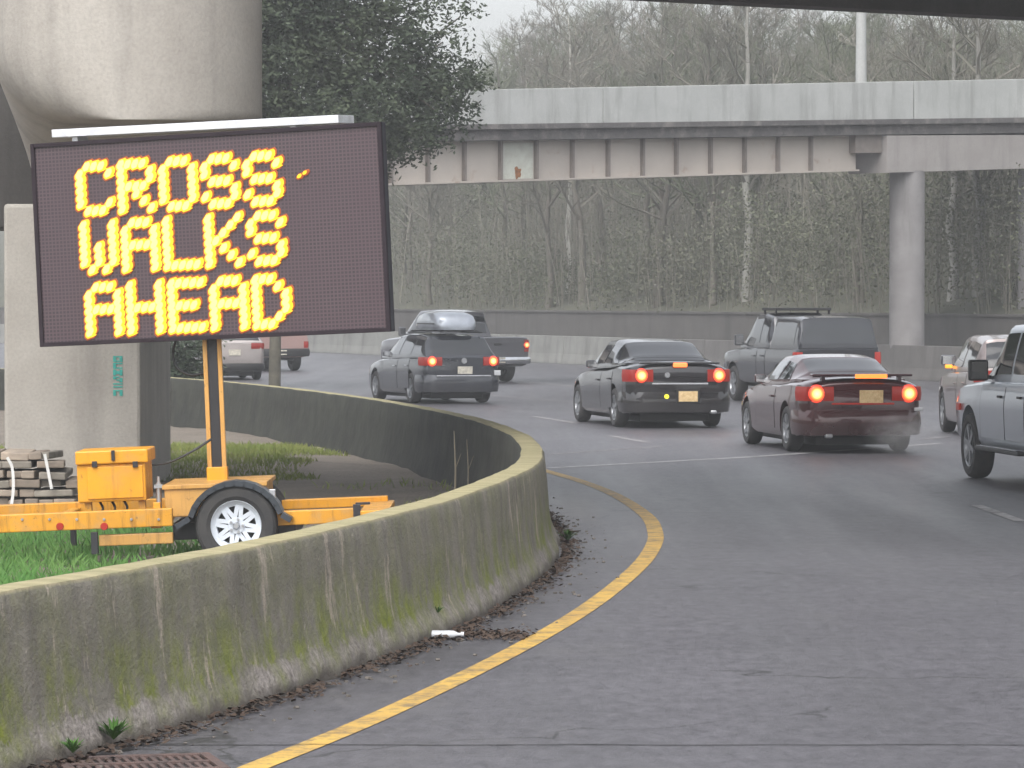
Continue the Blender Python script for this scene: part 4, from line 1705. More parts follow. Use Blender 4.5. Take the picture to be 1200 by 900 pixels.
XL, XJ, XR = -26, 11.15, 42                        # left end, joint over the column, right end
PT, PBm, SBm, GBm = (107, 96), (149, 142), (166, 158), (216, 199)
for x0, x1 in ((XL, -9.0), (-8.985, 2.35), (2.362, XJ - .02), (XJ + .02, 22), (22.02, XR)):
    b = MB()
    beam(b, x0, x1, PT, PBm, 0, .25, 8)
    obj("parapet", b, 'parapet', bridge, bevel=.015)
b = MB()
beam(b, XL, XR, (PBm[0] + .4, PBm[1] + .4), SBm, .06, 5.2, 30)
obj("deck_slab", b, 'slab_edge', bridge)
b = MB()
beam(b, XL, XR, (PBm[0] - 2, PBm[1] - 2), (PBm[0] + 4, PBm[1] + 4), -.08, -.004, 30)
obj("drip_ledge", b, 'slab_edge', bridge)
for off in (.45, 2.6, 4.8):
    b = MB()
    beam(b, XL, 9.75, (SBm[0] + .4, SBm[1] + .4), GBm, off, off + .03, 24)
    g_ = obj("girder", b, 'girder', bridge)
    b = MB()
    beam(b, XL, 9.75, (GBm[0] - 1.5, GBm[1] - 1.5), (GBm[0] + .5, GBm[1] + .5), off - .14, off - .003, 24)
    obj("lower_flange", b, 'girder', g_)
    if off < 1:
        # stiffeners set out along the girder
        xs = [(x - 600) for x in (427, 469.5, 513, 555.6, 598, 640, 682, 724, 764.6, 804, 844, 884, 923, 961.5)]
        Xs = []
        for xr in xs:                               # meet the girder plane
            t = xr / FPX
            # X = t*Y and Y = YA + (YB-YA)*(X-XA)/(XB-XA)
            k = (YB - YA) / (XB - XA)
            Xs.append(t * (YA - k * XA) / (1 - t * k))
        st0 = Xs[1] - Xs[0]
        Xs = [Xs[0] - st0 * j for j in range(18, 0, -1)] + Xs
        for X in Xs:
            b = MB()
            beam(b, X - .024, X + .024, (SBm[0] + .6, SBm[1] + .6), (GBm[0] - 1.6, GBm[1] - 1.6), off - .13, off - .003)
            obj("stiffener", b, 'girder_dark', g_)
        a_, c_ = Xs[18 + 4] + .05, Xs[18 + 5] - .05
        b = MB()
        beam(b, a_, c_, (SBm[0] + 3, SBm[1] + 3), (GBm[0] - 2.5, GBm[1] - 2.5), off - .012, off - .002)
        pn = obj("replaced_panel", b, 'panel_white', g_)
        pn['label'] = "one girder panel repainted white with a rust patch"
        b = MB()
        mx = (a_ + c_) / 2
        Yc, _ = bline(mx)
        q0 = Vector((mx, Yc, 0)) + bnr * (off - .014) - bo
        zb_ = rowz(mx, GBm[0] - 3, GBm[1] - 3)
        poly = []
        for k in range(26):
            a = 2 * math.pi * k / 26
            rr = .13 * (1 + .75 * mnoise.noise(Vector((math.cos(a) * 1.6, math.sin(a) * 1.6, 8))) + .35 * mnoise.noise(Vector((math.cos(a) * 5, math.sin(a) * 5, 2))))
            poly.append((rr * math.cos(a) + .02, .14 + rr * 1.05 * math.sin(a)))
        b.add([q0 + bdir * x for x, z in poly], [tuple(range(len(poly)))])
        b.v = [(p_[0], p_[1], zb_ + poly[i_][1]) for i_, p_ in enumerate(b.v)]
        obj("rust_patch", b, 'rust', pn, fix=False)
# concrete cross beam on the columns, at the right
b = MB()
beam(b, 10.35, XR, (SBm[0] - 5, SBm[1] + 1), (GBm[0] + 4, 202.5), .02, 1.5, 8)
obj("cross_beam", b, 'bridge_conc', bridge)
b = MB()
beam(b, 9.55, 10.33, (SBm[0] + 8, SBm[1] - 1), (GBm[0] - 34, GBm[1] - 20), .2, 1.4)
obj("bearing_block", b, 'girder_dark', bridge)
for px, rad in ((1065, .49), (1218, .55)):
    Yp = 106.6 + (px - 1065) * .025
    X = (px - 600) / FPX * Yp
    b = MB()
    zt = EYE + (HOR - 204) / FPX * Yp + .1
    b.lathe([(rad, -.1), (rad, zt)], 'Z', 36, Vector((X, Yp + .55, 0)) - bo)
    obj("column", b, 'column', bridge, 60)
# pole above the parapet
LP = Vector(((1008.5 - 600) / FPX * 113, 113, 0))
LP.z = rowz(LP.x, *SBm)
o = thing("lamp_post", "pale lamp post rising above the bridge parapet near the right", "lamp post", LP)
b = MB()
b.tube([(0, 0, 0), (0, 0, 8.5)], [.18, .11], 12)
b.box((0, 0, .04), (.5, .5, .08))
obj("post", b, 'parapet', o, 50)
b = MB()
b.tube(catmull([(0, 0, 8.3), (-.4, -.1, 8.75), (-1.8, -.3, 8.9)], 6), .05, 8)
obj("arm", b, 'galv', o, 50)
b = MB()
b.box((-2.1, -.33, 8.88), (.7, .28, .14))
obj("lamp_head", b, 'galv', o, bevel=.04)


# ------------------------------------------------------------------ vehicles
def smooth_arr(a, k=2):
    a = np.array(a, float)
    for _ in range(k):
        c_ = a.copy()
        c_[1:-1] = .25 * a[:-2] + .5 * a[1:-1] + .25 * a[2:]
        a = c_
    return a


class Shell:
    """lofted surface: rows along the length, columns across; can be sampled for panels"""

    def __init__(s, rows):
        s.r = np.array([[tuple(p) for p in r_] for r_ in rows])
        s.ys = s.r[:, 0, 1]

    def at(s, i, j):
        n, m_ = s.r.shape[:2]
        i = min(max(i, 0), n - 1.001)
        j = min(max(j, 0), m_ - 1.001)
        a, b_ = int(i), int(j)
        fi, fj = i - a, j - b_
        q = s.r
        return Vector(q[a, b_] * (1 - fi) * (1 - fj) + q[a + 1, b_] * fi * (1 - fj) + q[a, b_ + 1] * (1 - fi) * fj + q[a + 1, b_ + 1] * fi * fj)

    def row(s, y):
        return float(np.interp(y, s.ys, range(len(s.ys))))

    def patch(s, ya, yb, ja, jb, off, nu=10, nv=8, thick=.0, center=None):
        """ya, yb may be (at ja, at jb) pairs"""
        ya = ya if isinstance(ya, tuple) else (ya, ya)
        yb = yb if isinstance(yb, tuple) else (yb, yb)
        v, back = [], []
        for a in range(nu + 1):
            for c_ in range(nv + 1):
                t = c_ / nv
                j = ja + (jb - ja) * t
                y = (ya[0] * (1 - t) + ya[1] * t) * (1 - a / nu) + (yb[0] * (1 - t) + yb[1] * t) * a / nu
                i = s.row(y)
                p = s.at(i, j)
                du = s.at(i + .3, j) - s.at(i - .3, j)
                dv = s.at(i, j + .3) - s.at(i, j - .3)
                n = du.cross(dv)
                n = n.normalized() if n.length > 1e-9 else Vector((0, 0, 1))
                o = p - (center if center is not None else Vector((0, p.y, .7)))
                if n.dot(o) < 0:
                    n = -n
                v.append(p + n * off)
                back.append(p - n * .01)
        f = [(a * (nv + 1) + c_, (a + 1) * (nv + 1) + c_, (a + 1) * (nv + 1) + c_ + 1, a * (nv + 1) + c_ + 1) for a in range(nu) for c_ in range(nv)]
        b = MB()
        b.add(v, f)
        # rim so the panel has thickness
        n = len(v)
        edge = [a * (nv + 1) for a in range(nu + 1)] + [nu * (nv + 1) + c_ for c_ in range(1, nv + 1)] + [a * (nv + 1) + nv for a in range(nu - 1, -1, -1)] + [c_ for c_ in range(nv - 1, 0, -1)]
        o_ = len(b.v)
        b.v += [tuple(back[e]) for e in edge]
        k = len(edge)
        for q in range(k):
            b.f.append((edge[q], edge[(q + 1) % k], o_ + (q + 1) % k, o_ + q))
            b.m.append(0)
        return b


def body_shell(sp):
    y = np.linspace(0, 1, 46)
    L_ = sp['ys'][-1]
    yy = np.unique(np.concatenate([np.linspace(0, L_, 40), [.03, .06, .1, .15, L_ - .03, L_ - .07, L_ - .12]]))
    g = lambda k: smooth_arr(np.interp(yy, sp['ys'], sp[k]), sp.get('smooth', 1))
    w, zb, zs, zd = g('w'), g('zb'), g('zs'), g('zd')
    rows = []
    for i in range(len(yy)):
        h, k = zs[i] - zb[i], zd[i] - zs[i]
        W_ = w[i]
        half = [(0, zb[i]), (.8 * W_, zb[i]), (.94 * W_, zb[i] + .03), (.98 * W_, zb[i] + .10), (.992 * W_, zb[i] + .35 * h), (1.0 * W_, zb[i] + .60 * h), (.995 * W_, zb[i] + .74 * h), (.985 * W_, zb[i] + .80 * h), (.965 * W_, zs[i] - .025), (.935 * W_, zs[i]), (.85 * W_, zs[i] + .35 * k), (.6 * W_, zs[i] + .8 * k), (.3 * W_, zd[i] - .004), (0, zd[i])]
        left = [(-a, yy[i], b_) for a, b_ in half]
        right = [(a, yy[i], b_) for a, b_ in reversed(half[1:-1])]
        rows.append(left + right)
    return Shell(rows)


def shell_mesh(sh):
    n, m_ = sh.r.shape[:2]
    b = MB()
    v = [tuple(p) for r_ in sh.r for p in r_]
    f = [(i * m_ + j, (i + 1) * m_ + j, (i + 1) * m_ + (j + 1) % m_, i * m_ + (j + 1) % m_) for i in range(n - 1) for j in range(m_)]
    f += [tuple(range(m_)), tuple((n - 1) * m_ + j for j in range(m_ - 1, -1, -1))]
    b.add(v, f)
    return b


def house_shell(gs):
    """greenhouse: stations (y, belt half width, belt z, roof half width, top z); 17 columns left belt to right belt"""
    ys = [q[0] for q in gs]
    yy = np.unique(np.concatenate([np.linspace(ys[0], ys[-1], 34), ys]))
    ar = [smooth_arr(np.interp(yy, ys, [q[k] for q in gs]), 1) for k in range(1, 5)]
    rows = []
    for i in range(len(yy)):
        wb, zb, wr, zt = (a[i] for a in ar)
        h = max(zt - zb, .004)
        e = min(.07, .35 * h)
        half = [(wb, zb - .03), (wb - .02 * (wb - wr) + .0, zb + .06 * h), (wb + (wr - wb) * .30 + .012, zb + .36 * (h - e)), (wb + (wr - wb) * .64 + .012, zb + .70 * (h - e)), (wr + .015, zt - e), (wr - .035, zt - e * .38), (wr * .72, zt - e * .1), (wr * .36, zt - e * .02), (0, zt)]
        rows.append([(-a, yy[i], b_) for a, b_ in half] + [(a, yy[i], b_) for a, b_ in reversed(half[:-1])])
    return Shell(rows)


def open_mesh(sh):
    n, m_ = sh.r.shape[:2]
    b = MB()
    v = [tuple(p) for r_ in sh.r for p in r_]
    f = [(i * m_ + j, (i + 1) * m_ + j, (i + 1) * m_ + j + 1, i * m_ + j + 1) for i in range(n - 1) for j in range(m_ - 1)]
    f += [tuple(range(m_)), tuple((n - 1) * m_ + j for j in range(m_ - 1, -1, -1))]
    f += [(i * m_ + m_ - 1, (i + 1) * m_ + m_ - 1, (i + 1) * m_, i * m_) for i in range(n - 1)]
    b.add(v, f)
    return b


def cut(o, cutters):
    for c_ in cutters:
        md = o.modifiers.new("cut", 'BOOLEAN')
        md.object = c_
        md.operation = 'DIFFERENCE'
        md.solver = 'EXACT'
    dg = bpy.context.evaluated_depsgraph_get()
    me = bpy.data.meshes.new_from_object(o.evaluated_get(dg))
    o.modifiers.clear()
    old = o.data
    o.data = me
    me.name = old.name
    for c_ in cutters:
        bpy.data.objects.remove(c_)
    me.polygons.foreach_set('use_smooth', [True] * len(me.polygons))
    me.set_sharp_from_angle(angle=R(38))


def strip(plan, z0, z1, thick=.05, bulge=.0, rows=3):
    """wrap-around strip following plan points (outer face), closed solid"""
    b = MB()
    pts = [Vector((p[0], p[1], 0)) for p in plan]
    n = len(pts)
    v = []
    prof = [(thick, z0)] + [(-bulge * math.sin(math.pi * k / rows), z0 + (z1 - z0) * k / rows) for k in range(rows + 1)] + [(thick, z1)]
    for i, p in enumerate(pts):
        d = (pts[min(i + 1, n - 1)] - pts[max(i - 1, 0)]).normalized()
        nr = Vector((-d.y, d.x, 0))
        v += [p + nr * o + Vector((0, 0, z)) for o, z in prof]
    m_ = len(prof)
    f = [(i * m_ + j, (i + 1) * m_ + j, (i + 1) * m_ + (j + 1) % m_, i * m_ + (j + 1) % m_) for i in range(n - 1) for j in range(m_)]
    f += [tuple(range(m_)), tuple((n - 1) * m_ + j for j in range(m_))]
    b.add(v, f)
    return b


def add_wheels(root, sp, rim_mat='alloy'):
    r_, w_ = sp['wr'], sp['ww']
    for y in sp['axles']:
        for sg in (-1, 1):
            x = sg * (sp['hw'] - w_ / 2 - sp.get('inset', .01))
            b = MB()
            tyre(b, r_, w_, (x, y, r_), 'X', .64, 32)
            wh = obj("wheel", b, 'rubber', root, 32)
            b = MB()
            e = sg * w_ / 2
            b.lathe([(r_ * .64, e * .80), (r_ * .655, e * .92), (r_ * .60, e * .86), (r_ * .56, e * .55), (r_ * .2, e * .50), (0, e * .52)], 'X', 32, (x, y, r_))
            for k in range(sp.get('spokes', 5)):
                a = 2 * math.pi * k / sp.get('spokes', 5) + .3
                b.bar((x + e * .80, y + .04 * math.cos(a), r_ + .04 * math.sin(a)), (x + e * .88, y + r_ * .60 * math.cos(a), r_ + r_ * .60 * math.sin(a)), r_ * .17, .02, Vector((1, 0, 0)))
            b.lathe([(0, e * .92), (r_ * .13, e * .90), (r_ * .17, e * .7)], 'X', 16, (x, y, r_))
            obj("rim", b, rim_mat, wh, 32)


def vehicle(sp):
    root = thing(sp['name'], sp['label'], sp['cat'], sp['loc'], (0, 0, R(sp['head'])), sp.get('group'))
    paint = sp['paint']
    root.scale = (sp.get('scale', 1.0),) * 3
    sh = body_shell(sp)
    body = obj("body", shell_mesh(sh), paint, root, 38)
    cutters = []
    hw = sp['hw']
    for y in sp['axles']:
        for sg in (-1, 1):
            b = MB()
            rr = sp['wr'] + sp.get('arch', .055)
            n = 32
            x0, x1 = sg * (hw - .34), sg * (hw + .3)
            vv = []
            for x in (x0, x1):
                for k in range(n):
                    a = 2 * math.pi * k / n
                    vv.append((x, y + rr * math.cos(a), sp['wr'] + .02 + rr * math.sin(a)))
            b.add(vv, [tuple(range(n)), tuple(range(2 * n - 1, n - 1, -1))] + [(k, (k + 1) % n, n + (k + 1) % n, n + k) for k in range(n)])
            c_ = obj("cutter", b, 'black')
            c_.parent = root
            cutters.append(c_)
    if 'bed' in sp:
        y0, y1, wb_, zf, zt = sp['bed']
        b = MB()
        b.box((0, (y0 + y1) / 2, (zf + zt) / 2), (wb_ * 2, y1 - y0, zt - zf))
        c_ = obj("cutter", b, 'black')
        c_.parent = root
        cutters.append(c_)
    bpy.context.view_layer.update()
    cut(body, cutters)
    # dark underside and inner arches
    b = MB()
    a0, a1 = sp['axles']
    b.box((0, (a0 + a1) / 2, sp['zbm'] - .02), (hw * 1.3, a1 - a0 + 1.2, .14))
    b.tube([(-hw + .2, a0, sp['wr']), (hw - .2, a0, sp['wr'])], .05, 8)
    b.tube([(-hw + .2, a1, sp['wr']), (hw - .2, a1, sp['wr'])], .04, 8)
    obj("underbody", b, 'black', root)
    add_wheels(root, sp, sp.get('rim', 'alloy'))
    # greenhouses
    for gs in sp['houses']:
        hs = house_shell(gs['st'])
        cabin = obj(gs.get('name', 'cabin'), open_mesh(hs), gs.get('paint', paint), root, 42)
        for nm, ya, yb, ja, jb in gs['glass']:
            pm = hs.patch(ya, yb, ja, jb, .006, 10, 10)
            obj(nm, pm, 'glass', cabin, 40)
    # doors
    for ya, yb in sp.get('doors', []):
        for ja, jb, sg in ((3.2, 8.3, -1), (sh.r.shape[1] - 3.2, sh.r.shape[1] - 8.3, 1)):
            d = obj("door", sh.patch(ya, yb, ja, jb, .006, 10, 8), paint, root, 40)
            b = MB()
            yh = ya + .12
            for ye in (ya - .012, yb + .004):
                obj("door_seal", sh.patch(ye, ye + .016, ja, jb, .003, 1, 8), 'black', d)
            q = sh.at(sh.row(yh), ja + (jb - ja) * .72)
            b.box((q.x + sg * .022, yh + .05, q.z), (.03, .17, .03))
            obj("handle", b, sp.get('handle', paint), d, bevel=.008)
    # bumper
    for plan, z0, z1, mt, nm in sp['bumpers']:
        obj(nm, strip(plan, z0, z1, .06, .025, 5), mt or paint, root, 50)
    # tail lamps
    for sg in (-1, 1):
        for plan, z0, z1, mt, bulb in sp['tails']:
            pl = [(sg * x, y) for x, y in plan]
            if sg > 0:
                pl = pl[::-1]
            pl = [(-x, y) for x, y in pl]
            tlm = obj("tail_light", strip(pl, z0, z1, .05, .012, 4), mt, root, 50)
            if bulb:
                bx, by, bz, br, bm_ = bulb
                b = MB()
                c_ = (-sg * bx, by, bz)
                b.lathe([(0, -.02), (.3, -.02), (.6, -.018), (.85, -.012), (1, .02)], 'Y', 24)
                bo_ = obj("bulb", b, 'bulb', tlm, 60, loc=c_)
                bo_.scale = (br, 1, br)
    for nm, c_, d, mt, bev in sp.get('bits', []):
        b = MB()
        b.box(c_, d)
        obj(nm, b, mt, root, bevel=bev)
    for x, y, z, r_, mt, nm in sp.get('discs', []):
        b = MB()
        b.lathe([(0, -.008), (r_ * .72, -.008), (r_ * .75, -.002), (r_ * .82, -.010), (r_, -.010), (r_, .02)], 'Y', 20, (x, y, z))
        obj(nm, b, mt, root, 40)
    # mirrors
    if 'mirror' in sp:
        my, mz, mw, mh = sp['mirror']
        for sg in (-1, 1):
            b = MB()
            x = sg * (hw * (.84 if sp['wr'] < .36 else .93) + mw / 2)
            b.box((x, my, mz), (mw, .11, mh))
            b.bar((sg * (hw - .2), my + .03, mz - mh * .35), (x, my + .02, mz - mh * .3), .05, .05)
            mr = obj("mirror", b, sp.get('mirror_mat', paint), root, bevel=.025)
            b = MB()
            b.box((x, my - .057, mz), (mw * .82, .004, mh * .8))
            obj("mirror_glass", b, sp.get('mirror_glass', 'chrome'), mr)
            if sp.get('mirror_amber'):
                b = MB()
                b.box((x + sg * .0, my - .06, mz - mh * .62), (mw * .5, .05, mh * .34))
                obj("turn_signal", b, 'amber', mr, bevel=.01)
    return root


def lerp_pt(a, b_, t):
    return tuple(a[i] * (1 - t) + b_[i] * t for i in range(len(a)))


def sedan_spec(hw, H, Ln, tail=0.0):
    return dict(hw=hw, ys=[0, .05, .18, .45, .9, 1.6, 2.6, 3.3, 3.8, 4.3, Ln - .12, Ln],
                w=[hw * .84, hw * .92, hw * .965, hw * .99, hw, hw, hw, hw, hw * .99, hw * .95, hw * .80, hw * .62],
                zb=[.40, .30, .24, .21, .19, .18, .18, .18, .18, .19, .22, .32],
                zs=[.86 + tail, .92 + tail, .94 + tail, .95 + tail, .95 + tail, .93, .91, .88, .83, .74, .62, .52],
                zd=[.93 + tail, 1.01 + tail, 1.05 + tail, 1.06 + tail, 1.04 + tail, 1.0, .98, .97, .93, .82, .66, .54],
                zbm=.2, axles=(1.02, Ln - .92), wr=.325, ww=.21)


# --- black sedan
sp = sedan_spec(.90, 1.45, 4.75, .05)
sp.update(name="black_sedan", label="black sedan with lit brake lamps and yellow glowing spot beside its plate, middle of the road", cat="car",
          scale=1.05, loc=(2.90, 66.2, 0), head=11.5, paint='p_black', group="cars braking on the road",
          houses=[dict(st=[(.62, .78, 1.07, .62, 1.075), (.80, .80, 1.06, .62, 1.16), (1.45, .83, 1.01, .60, 1.41), (2.0, .835, .99, .595, 1.46), (2.6, .83, .97, .60, 1.44), (3.0, .81, .97, .62, 1.27), (3.55, .76, .97, .68, .99)],
                       glass=[("rear_window", .70, 1.40, 4.9, 11.1), ("windshield", 2.72, 3.46, 4.9, 11.1),
                              ("side_window", (1.05, 1.42), 1.92, 1.2, 3.7), ("side_window", 2.0, (2.95, 2.62), 1.2, 3.7), ("side_window", (1.05, 1.42), 1.92, 14.8, 12.3), ("side_window", 2.0, (2.95, 2.62), 14.8, 12.3)])],
          doors=[(1.15, 1.97), (2.0, 3.1)],
          bumpers=[([(-.905, .55), (-.885, .22), (-.80, .03), (-.60, -.045), (0, -.065), (.60, -.045), (.80, .03), (.885, .22), (.905, .55)], .27, .60, None, "bumper")],
          tails=[([(.46, -.016), (.745, -.014), (.80, .0), (.838, .035), (.880, .14), (.902, .32)], .77, .97, 'tail_lit', (.655, -.014, .872, .122, 'bulb'))],
          bits=[("trunk_lip", (0, .06, 1.075), (1.35, .10, .035), 'p_black', .012), ("high_brake_light", (0, -.0, 1.045), (.24, .05, .075), 'chmsl_red', .02), ("trim", (0, -.012, .735), (.95, .02, .03), 'chrome', .006),
                ("license_plate", (.11, -.104, .53), (.32, .012, .17), 'plate_warm', .003), ("plate_recess", (.11, -.096, .53), (.40, .012, .21), 'black', .004), ("exhaust", (.55, -.03, .27), (.10, .12, .06), 'galv', .02)],
          discs=[(-.25, -.092, .53, .038, 'yellow_glow', "yellow_spot"), (-.22, -.012, .88, .045, 'chrome', "emblem")],  # yellow blob beside the plate built as a glowing disc
          mirror=(2.98, 1.02, .16, .12))
vehicle(sp)

# --- maroon sedan
sp = sedan_spec(.89, 1.36, 4.65, .02)
sp.update(name="maroon_sedan", label="maroon sedan with lit brake lamps, spoiler light and pale roof, nearest car showing its rear", cat="car",
          scale=1.03, loc=(5.07, 55.5, 0), head=8.5, paint='p_red', group="cars braking on the road",
          houses=[dict(st=[(.55, .75, 1.03, .60, 1.035), (.80, .78, 1.03, .60, 1.13), (1.45, .81, .98, .57, 1.33), (2.0, .82, .96, .56, 1.375), (2.55, .82, .94, .57, 1.355), (2.95, .80, .95, .60, 1.19), (3.45, .75, .96, .66, .97)],
                       glass=[("rear_window", .64, 1.42, 4.85, 11.15), ("windshield", 2.66, 3.36, 4.9, 11.1),
                              ("side_window", (1.15, 1.46), 1.80, 1.2, 3.7), ("side_window", 1.88, (2.9, 2.58), 1.2, 3.7), ("side_window", (1.15, 1.46), 1.80, 14.8, 12.3), ("side_window", 1.88, (2.9, 2.58), 14.8, 12.3)])],
          doors=[(1.75, 3.0)],
          bumpers=[([(-.895, .55), (-.875, .22), (-.79, .02), (-.58, -.06), (0, -.085), (.58, -.06), (.79, .02), (.875, .22), (.895, .55)], .26, .61, None, "bumper")],
          tails=[([(.42, -.02), (.735, -.018), (.79, -.002), (.83, .035), (.872, .14), (.894, .30)], .74, .94, 'tail_lit', (.665, -.018, .842, .130, 'bulb'))],
          bits=[("spoiler", (0, .10, 1.10), (1.44, .20, .035), 'p_red', .014), ("spoiler_post", (-.55, .12, 1.05), (.05, .12, .08), 'p_red', .005), ("spoiler_post", (.55, .12, 1.05), (.05, .12, .08), 'p_red', .005), ("high_brake_light", (.12, -.006, 1.085), (.46, .03, .06), 'chmsl', .010),
                ("license_plate", (.12, -.024, .80), (.34, .014, .18), 'plate_warm', .003), ("trim", (0, -.02, .70), (.90, .02, .025), 'tail_dim', .005), ("exhaust", (-.5, -.04, .25), (.10, .12, .06), 'galv', .02), ("reflector", (.80, -.02, .62), (.12, .05, .05), 'lens_white', .01)],
          mirror=(2.92, 1.0, .18, .12))
vehicle(sp)

# --- blue grey wagon
sp = sedan_spec(.88, 1.47, 4.55, .02)
sp.update(name="blue_wagon", label="blue grey station wagon with lit brake lamps carrying a silver roof box", cat="car",
          loc=(-1.05, 81.6, 0), head=18.5, paint='p_blue', group="cars braking on the road",
          zs=[.90, .95, .97, .98, .98, .96, .93, .90, .84, .75, .62, .52], zd=[.99, 1.04, 1.06, 1.06, 1.05, 1.02, 1.0, .98, .93, .82, .66, .54],
          houses=[dict(st=[(.03, .78, 1.0, .74, 1.01), (.10, .79, 1.0, .70, 1.10), (.42, .81, 1.0, .64, 1.44), (1.2, .83, .99, .62, 1.485), (2.0, .83, .98, .61, 1.49), (2.45, .83, .96, .61, 1.46), (2.9, .80, .96, .63, 1.27), (3.5, .75, .97, .68, .99)],
                       glass=[("rear_window", .07, .40, 4.75, 11.25), ("windshield", 2.58, 3.42, 4.9, 11.1),
                              ("side_window", (.30, .52), 1.02, 1.2, 3.7), ("side_window", 1.10, 1.88, 1.2, 3.7), ("side_window", 1.96, (2.88, 2.52), 1.2, 3.7),
                              ("side_window", (.30, .52), 1.02, 14.8, 12.3), ("side_window", 1.10, 1.88, 14.8, 12.3), ("side_window", 1.96, (2.88, 2.52), 14.8, 12.3)])],
          doors=[(1.08, 1.9), (1.94, 3.0)], handle='chrome',
          bumpers=[([(-.885, .55), (-.865, .22), (-.78, .02), (-.58, -.06), (0, -.08), (.58, -.06), (.78, .02), (.865, .22), (.885, .55)], .26, .62, None, "bumper")],
          tails=[([(.46, -.016), (.725, -.014), (.78, .0), (.82, .035), (.862, .14), (.884, .32)], .82, 1.00, 'tail_dim', (.68, -.014, .912, .112, 'bulb'))],
          bits=[("license_plate", (.05, -.02, .72), (.33, .012, .16), 'plate', .003), ("bumper_trim", (0, -.098, .60), (1.2, .02, .03), 'chrome', .006),
                ("roof_rail", (-.57, 1.25, 1.515), (.03, 1.7, .03), 'black', .01), ("roof_rail", (.57, 1.25, 1.515), (.03, 1.7, .03), 'black', .01), ("roof_bar", (0, .75, 1.55), (1.2, .06, .03), 'black', .008), ("roof_bar", (0, 1.75, 1.55), (1.2, .06, .03), 'black', .008),
                ("reflector", (.77, -.02, .66), (.14, .05, .11), 'lens_white', .01)],
          discs=[(.03, -.016, .92, .062, 'chrome', "emblem")],
          mirror=(2.9, 1.04, .16, .12))
wag = vehicle(sp)
# roof box rides on the bars
o = thing("roof_box", "silver streamlined roof cargo box on top of the blue grey wagon", "roof box", wag.matrix_world @ Vector((0, 0, 0)), (0, 0, R(18.5)))
o.location = Vector((-1.05, 81.6, 1.572)) + Matrix.Rotation(R(18.5), 3, 'Z') @ Vector((.0, .35, 0))
rows = []
for y, w_, h_ in ((0, .30, .10), (.03, .40, .22), (.12, .45, .33), (.5, .47, .40), (1.1, .47, .40), (1.6, .43, .33), (1.9, .32, .20), (2.0, .16, .08)):
    half = [(0, .0), (w_ * .9, .0), (w_, h_ * .25), (w_ * .98, h_ * .55), (w_ * .86, h_ * .88), (w_ * .55, h_ * .985), (0, h_)]
    rows.append([(-a, y, z) for a, z in half] + [(a, y, z) for a, z in reversed(half[1:-1])])
obj("box_shell", shell_mesh(Shell(rows)), 'p_silver', o, 50)
b = MB()
for sg in (-1, 1):
    b.box((sg * .468, .8, .13), (.02, 1.2, .02))
obj("box_seam", b, 'black', o)


def truck_spec(hw, Ln, belt, hood_y):
    return dict(hw=hw, smooth=1, ys=[0, .03, .12, 2.0, 2.1, 3.6, hood_y, hood_y + .15, Ln - .35, Ln - .08, Ln],
                w=[hw * .97, hw * .985, hw, hw, hw, hw, hw, hw, hw * .98, hw * .93, hw * .84],
                zb=[.50, .46, .42, .42, .40, .40, .40, .40, .42, .46, .55],
                zs=[belt - .03, belt, belt, belt, belt, belt - .02, belt - .04, belt - .05, belt - .10, belt - .16, belt - .26],
                zd=[belt - .01, belt + .02, belt + .02, belt + .02, belt + .03, belt + .03, belt + .02, belt + .03, belt - .02, belt - .10, belt - .24],
                zbm=.42, axles=(1.15, Ln - .98), wr=.385, ww=.255, arch=.075, inset=.0)


# --- grey pickup behind the wagon
sp = truck_spec(.96, 5.4, 1.20, 4.0)
hs_cab = [(1.98, .86, 1.22, .74, 1.23), (2.04, .86, 1.22, .72, 1.55), (2.16, .87, 1.22, .70, 1.88), (2.7, .87, 1.21, .70, 1.94), (3.25, .87, 1.20, .70, 1.92), (3.6, .86, 1.20, .72, 1.66), (4.1, .83, 1.20, .76, 1.24)]
gl_cab = [("rear_window", 2.0, 2.13, 4.9, 11.1), ("windshield", 3.34, 4.02, 4.9, 11.1), ("side_window", 2.24, 2.62, 1.2, 3.7), ("side_window", 2.7, (3.78, 3.36), 1.2, 3.7), ("side_window", 2.24, 2.62, 14.8, 12.3), ("side_window", 2.7, (3.78, 3.36), 14.8, 12.3)]
sp.update(name="grey_pickup", label="grey pickup with one lit tail lamp, partly hidden behind the roof box wagon", cat="pickup truck",
          loc=(-.38, 102.5, 0), head=28, paint='p_grey', group="pickups on the road", bed=(.12, 1.92, .80, .75, 1.5),
          houses=[dict(st=hs_cab, glass=gl_cab)], doors=[(2.1, 2.64), (2.68, 3.85)],
          bumpers=[([(-.95, .10), (-.94, -.06), (-.80, -.12), (.80, -.12), (.94, -.06), (.95, .10)], .50, .68, 'chrome', "bumper")],
          tails=[([(.80, -.014), (.93, .0), (.965, .06), (.972, .16)], .82, 1.14, 'tail_lit', (.87, -.014, 1.0, .085, 'bulb'))],
          bits=[("license_plate", (0, -.135, .60), (.32, .012, .15), 'plate', .003), ("tailgate_handle", (0, -.01, 1.02), (.22, .02, .05), 'black', .005)],
          mirror=(3.75, 1.34, .20, .24))
vehicle(sp)

